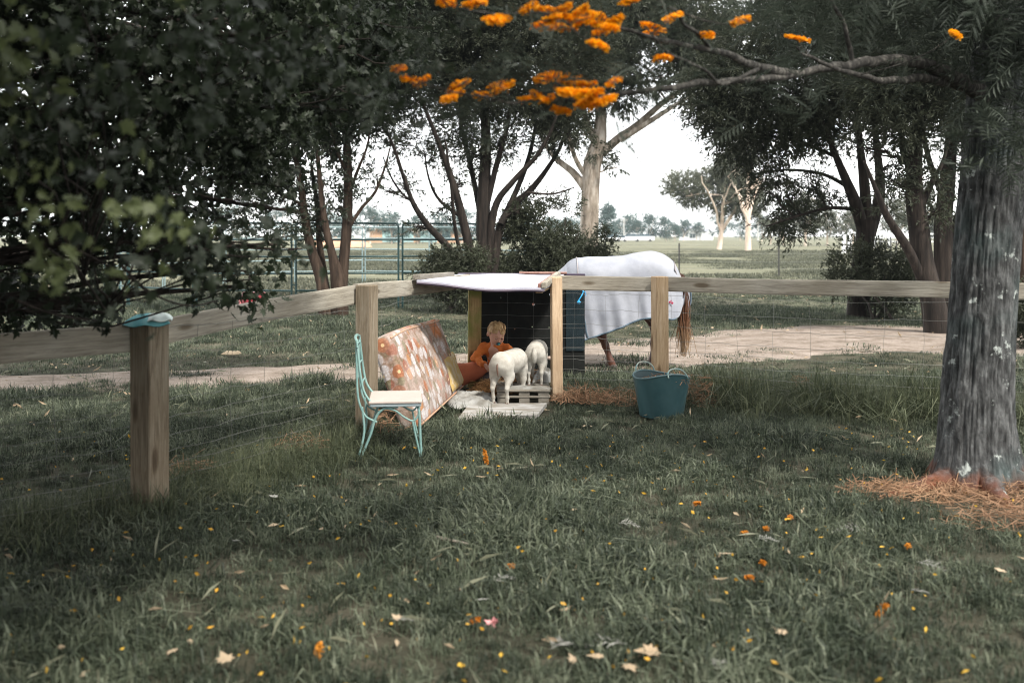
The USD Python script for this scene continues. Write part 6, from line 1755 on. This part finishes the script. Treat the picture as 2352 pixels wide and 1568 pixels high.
# long grass along the fences
n_ = 3600
t_ = rg.random(n_)
xa = P3[0] + .25 + t_ * 6.0
ya = .12 + np.interp(xa, [P3[0], P5[0], P6[0], 9], [P3[1], P5[1], P6[1], 6.0]) + rg.normal(size=n_) * .26 + .05
k = (np.hypot(xa - TX, ya - TY) > .32) & (rg.random(n_) < np.clip(.35 + (xa - 1.3) * .5, .25, 1))
xa, ya = xa[k], ya[k]
xl_t = rg.random(1300); seg = np.array([P0, P1, P2, PC]); cy = np.array([P0[1], P1[1], P2[1], PC[1] - .9])
yl = 4.0 + xl_t * 4.9
xl = np.interp(yl, seg[:, 1], seg[:, 0]) + rg.normal(size=1300) * .20 - .05
k = ~((yl > 7.3) & (xl > -.95))
xl, yl = xl[k], yl[k]
xx, yy = np.concatenate([xa, xl]), np.concatenate([ya, yl])
sc = np.concatenate([rg.uniform(.35, 1.35, len(xa)) * np.clip(.55 + (xa - .6) * .30, .5, 1.0) * (.55 + .9 * noise(np.stack([xa * 2.6, ya * 2.6, 0 * xa], -1), 12)), rg.uniform(.4, .95, len(xl))])
scatter('long_grass', 'long unmown grass growing up through the netting along the fence', [tuft(24, .25, .11, .0062, q_, rg) for q_ in (.5, .9, 1.2, .8, 1.4, 1.0)], np.stack([xx, yy, gh(xx, yy)], 1), sc, rg, 'tall_grass_blade')
x, y = wedge(17000, 9.8, 27, .58, 1.6)
k = clear(x, y, .05)
x, y = x[k], y[k]
pn = fbm(np.stack([x * .6, y * .6, 0 * x], -1), 3, 18)
scatter('paddock_grass', 'grazed grass between the fence and the trees', [tuft(26, .075, .16, .009, 1.0, rg) for _ in range(5)], np.stack([x, y, gh(x, y)], 1), .5 + 1.2 * np.clip((pn - .3) * 1.7, 0, 1), rg, 'grass_blade')
x, y = wedge(15000, 24, 95, .58, 1.1)
pn = fbm(np.stack([x * .15, y * .3, 0 * x], -1), 3, 28)
k = pn > .40
x, y, pn = x[k], y[k], pn[k]
scatter('field_grass', 'pale tufted grass of the open field beyond the trees', [tuft(34, .12, .5, .03, 1.0, rg) for _ in range(4)], np.stack([x, y, gh(x, y)], 1), .6 + 1.4 * np.clip((pn - .4) * 2, 0, 1), rg, 'field_blade')

# ------------------------------------------------------------------ litter
obj('needle_litter', cat_mesh([straw_mesh(1000, 3.0, 5.80, .80, .36, .006, .03, rg, .15, .0035, .3), straw_mesh(900, 3.3, 5.50, .95, .46, .006, .03, rg, .16, .0035, .3), straw_mesh(420, 2.3, 5.80, .40, .2, .01, .05, rg, .13, .004, .5), straw_mesh(240, 2.75, 5.2, .5, .2, .01, .05, rg, .13, .004, .5)]), 'rust_straw', kind='stuff',
    label='rusty brown needle litter spread round the foot of the lichened trunk', cat='litter')
leafmat('dry_stalk', [(0.0, (0.12, 0.125, 0.08)), (0.5, (0.20, 0.20, 0.14)), (1.0, (0.34, 0.33, 0.25))], trans=0.2)
x, y = wedge(1100, 2.6, 12.0, .56, 1.8)
k = clear(x, y)
x, y = x[k], y[k]
p = np.stack([x, y, gh(x, y) + rg.uniform(.01, .05, len(x))], 1)
d = rg.normal(size=p.shape); d[:, 2] = np.abs(d[:, 2]) * .55
obj('dry_stalks', leaf_quads(p, unit(d), rg.uniform(.07, .17, len(x)), rg.uniform(.002, .004, len(x)), rg, .1), 'dry_stalk', kind='stuff', label='pale dry grass stalks lying among the green blades', cat='dry grass')
n_ = 1500
x, y = wedge(n_, 2.6, 30, .56, 1.2)
p = np.stack([x, y, gh(x, y) + rg.uniform(.015, .06, n_)], 1)
d = rg.normal(size=(n_, 3)); d[:, 2] *= .45
lq = leaf_quads(p, unit(d), rg.uniform(.03, .085, n_) * (1 + .03 * y), rg.uniform(.008, .02, n_) * (1 + .03 * y), rg)
obj('leaf_litter', lq, 'dry_leaf', kind='stuff', label='small pale dry leaves scattered all over the grass', cat='leaf litter')
n_ = 620
x, y = wedge(n_, 2.7, 7.5, .5, 1.6)
p = np.stack([x, y, gh(x, y) + rg.uniform(.03, .07, n_)], 1)
d = rg.normal(size=(n_, 3)); d[:, 2] *= .4
obj('petal_litter', leaf_quads(p, unit(d), rg.uniform(.012, .038, n_), rg.uniform(.008, .018, n_), rg), 'yellow_petal', kind='stuff', label='tiny yellow-orange petals speckling the lawn', cat='petals')


def at_ground(x, y):
    g = gp(x, y); g[2] = float(gh(g[0], g[1])) + .035
    return g


for (x, y, ln, up_, lb) in [(1115, 1055, .10, .9, 'bright orange flower spike standing upright in the grass in front of the shelter'), (733, 1499, .055, .5, 'small round orange flower lying in the dark lower left of the lawn'), (1600, 1153, .07, .1, None), (1815, 1188, .075, .15, None), (1710, 1223, .06, .1, None), (1760, 1213, .05, .1, None), (1722, 1330, .06, .1, None), (1752, 1296, .04, .1, None), (1345, 1097, .06, .2, None), (1322, 1100, .06, .1, None), (2085, 1262, .05, .4, None), (2030, 1405, .06, .5, None), (1172, 1298, .06, .1, None), (1183, 1174, .04, .4, None), (2020, 1420, .05, .2, None), (1090, 1425, .07, .1, None), (568, 908, .05, .3, 'orange-yellow flower lying behind the left fence near the dirt path')]:
    c = at_ground(x, y)
    if not lb:
        ln *= .72
    m_ = flower_mesh(c + [0, 0, -.008 + ln * .35 * up_], [rg.normal(), rg.normal() * .4, up_ * 1.6], ln, rg)
    m_ = (c + (m_[0] - c) * (1 if lb else .8), m_[1])
    obj('fallen_flower', m_, 'fallen_orange', label=lb or 'orange flower spike fallen on the lawn', cat='flower', group=None if lb else 'orange flower spikes fallen on the lawn')
obj('fallen_petal', moved(lobed(np.zeros((1, 3)), np.array([[.2, 1, .1]]), np.array([.06]), rg)[0][0], np.eye(4)) if False else cat_mesh([(lobed(at_ground(1135, 1447)[None] + rg.normal(size=(1, 3)) * .008 + [0, 0, .02], rg.normal(size=(1, 3)) + [0, 0, .6], np.array([.032]), rg)[0][0], LFc) for _ in range(7)]), 'pink_petal', label='single pink flower head in the grass at the bottom centre', cat='flower')
for (x, y, sz, m_, lb) in [(1652, 1283, .085, 'dry_leaf', 'pale peach curled leaf lying on the lawn right of centre'), (1510, 1515, .11, 'dry_leaf', 'large pale dry leaf at the bottom of the lawn'), (1287, 1413, .06, 'dry_leaf', None), (520, 1534, .075, 'dry_leaf', 'tan dry leaf in the dark bottom left of the lawn'), (440, 1483, .05, 'dry_leaf', None), (402, 1503, .05, 'dry_leaf', None), (1440, 1545, .06, 'dry_leaf', None), (1385, 1525, .06, 'dry_leaf', None), (1320, 1540, .06, 'dry_leaf', None), (915, 1437, .06, 'dry_leaf', None), (1805, 1475, .06, 'dry_leaf', None), (545, 1248, .07, 'silver_leaf', 'pale blue-white leaf lying left of centre on the lawn'), (635, 1146, .06, 'silver_leaf', 'pale leaf lying in the long grass beside the nearest post'), (1250, 1177, .06, 'silver_leaf', 'round white leaf in the middle of the lawn'), (2300, 1330, .06, 'dry_leaf', None), (1090, 1390, .07, 'silver_leaf', None)]:
    c = at_ground(x, y)
    v, _ = lobed(np.array([c]), np.array([[rg.normal(), rg.normal(), .15]]), np.array([sz]), rg)
    v = v[0]; v[:, 2] = c[2] + .35 * (v[:, 2] - c[2]) + .02
    obj('fallen_leaf', (v, LFc), m_, label=lb or 'curled dry leaf lying on the lawn', cat='leaf', group=None if lb else 'curled dry leaves on the lawn')
for (x, y, sz, ang, lb) in [(1985, 1232, .20, 2.6, 'silvery feathery frond lying on the lawn left of the trunk'), (1645, 1558, .15, 1.2, 'silvery star-shaped frond at the bottom edge of the lawn'), (2105, 1308, .16, -.5, 'narrow pale frond below the trunk'), (1265, 1505, .17, .9, 'grey forked frond at the bottom centre of the lawn'), (1420, 1207, .15, .1, 'faint grey frond in the middle right of the lawn'), (1130, 1345, .17, .8, 'grey frond in the lower middle of the lawn'), (1440, 1497, .2, 2.9, 'pale brown frond beside the large dry leaf'), (2090, 1380, .12, .3, 'small whitish frond at the lower right'), (1740, 1247, .14, .1, 'thin silver frond among the orange flowers'), (900, 1437, .12, .4, 'whitish frond at the lower left of centre')]:
    c = at_ground(x, y) + [0, 0, .02]
    obj('fallen_frond', frond_mesh(c, [math.cos(ang), math.sin(ang), .12], sz * .8, rg, .35), 'silver_leaf', label=lb, cat='frond')
s0, s1 = at_ground(1003, 1247), at_ground(1075, 1257)
obj('stick', tube(smoothline([s0 + [0, 0, .03], (s0 + s1) / 2 + [0, 0, .025], s1 + [0, 0, .02]], 5), np.linspace(.010, .006, 11), 7), 'pallet_timber', smooth=True, label='pale broken stick lying in the grass in front of the chair', cat='stick')
q = gp(532, 818)
obj('bark_piece', crumple((q[0], q[1]), .10, .07, 6, .03, .07, 14, .004), 'dry_leaf', smooth=40, label='crumpled tan piece of bark on the grass behind the left fence', cat='bark')


# ------------------------------------------------------------------ air
usdkit.material(stage, L + 'pale_air', {'v': ('principled_volume', {'color': (0.82, 0.93, 1.0), 'density': 0.0002, 'anisotropy': 0.2})}, volume='v.volume')
obj('haze', trimesh.creation.box([1600, 900, 31]).apply_translation([0, 300, 14.0]), 'pale_air', kind='stuff', label='thin pale haze over the far paddock', cat='haze')
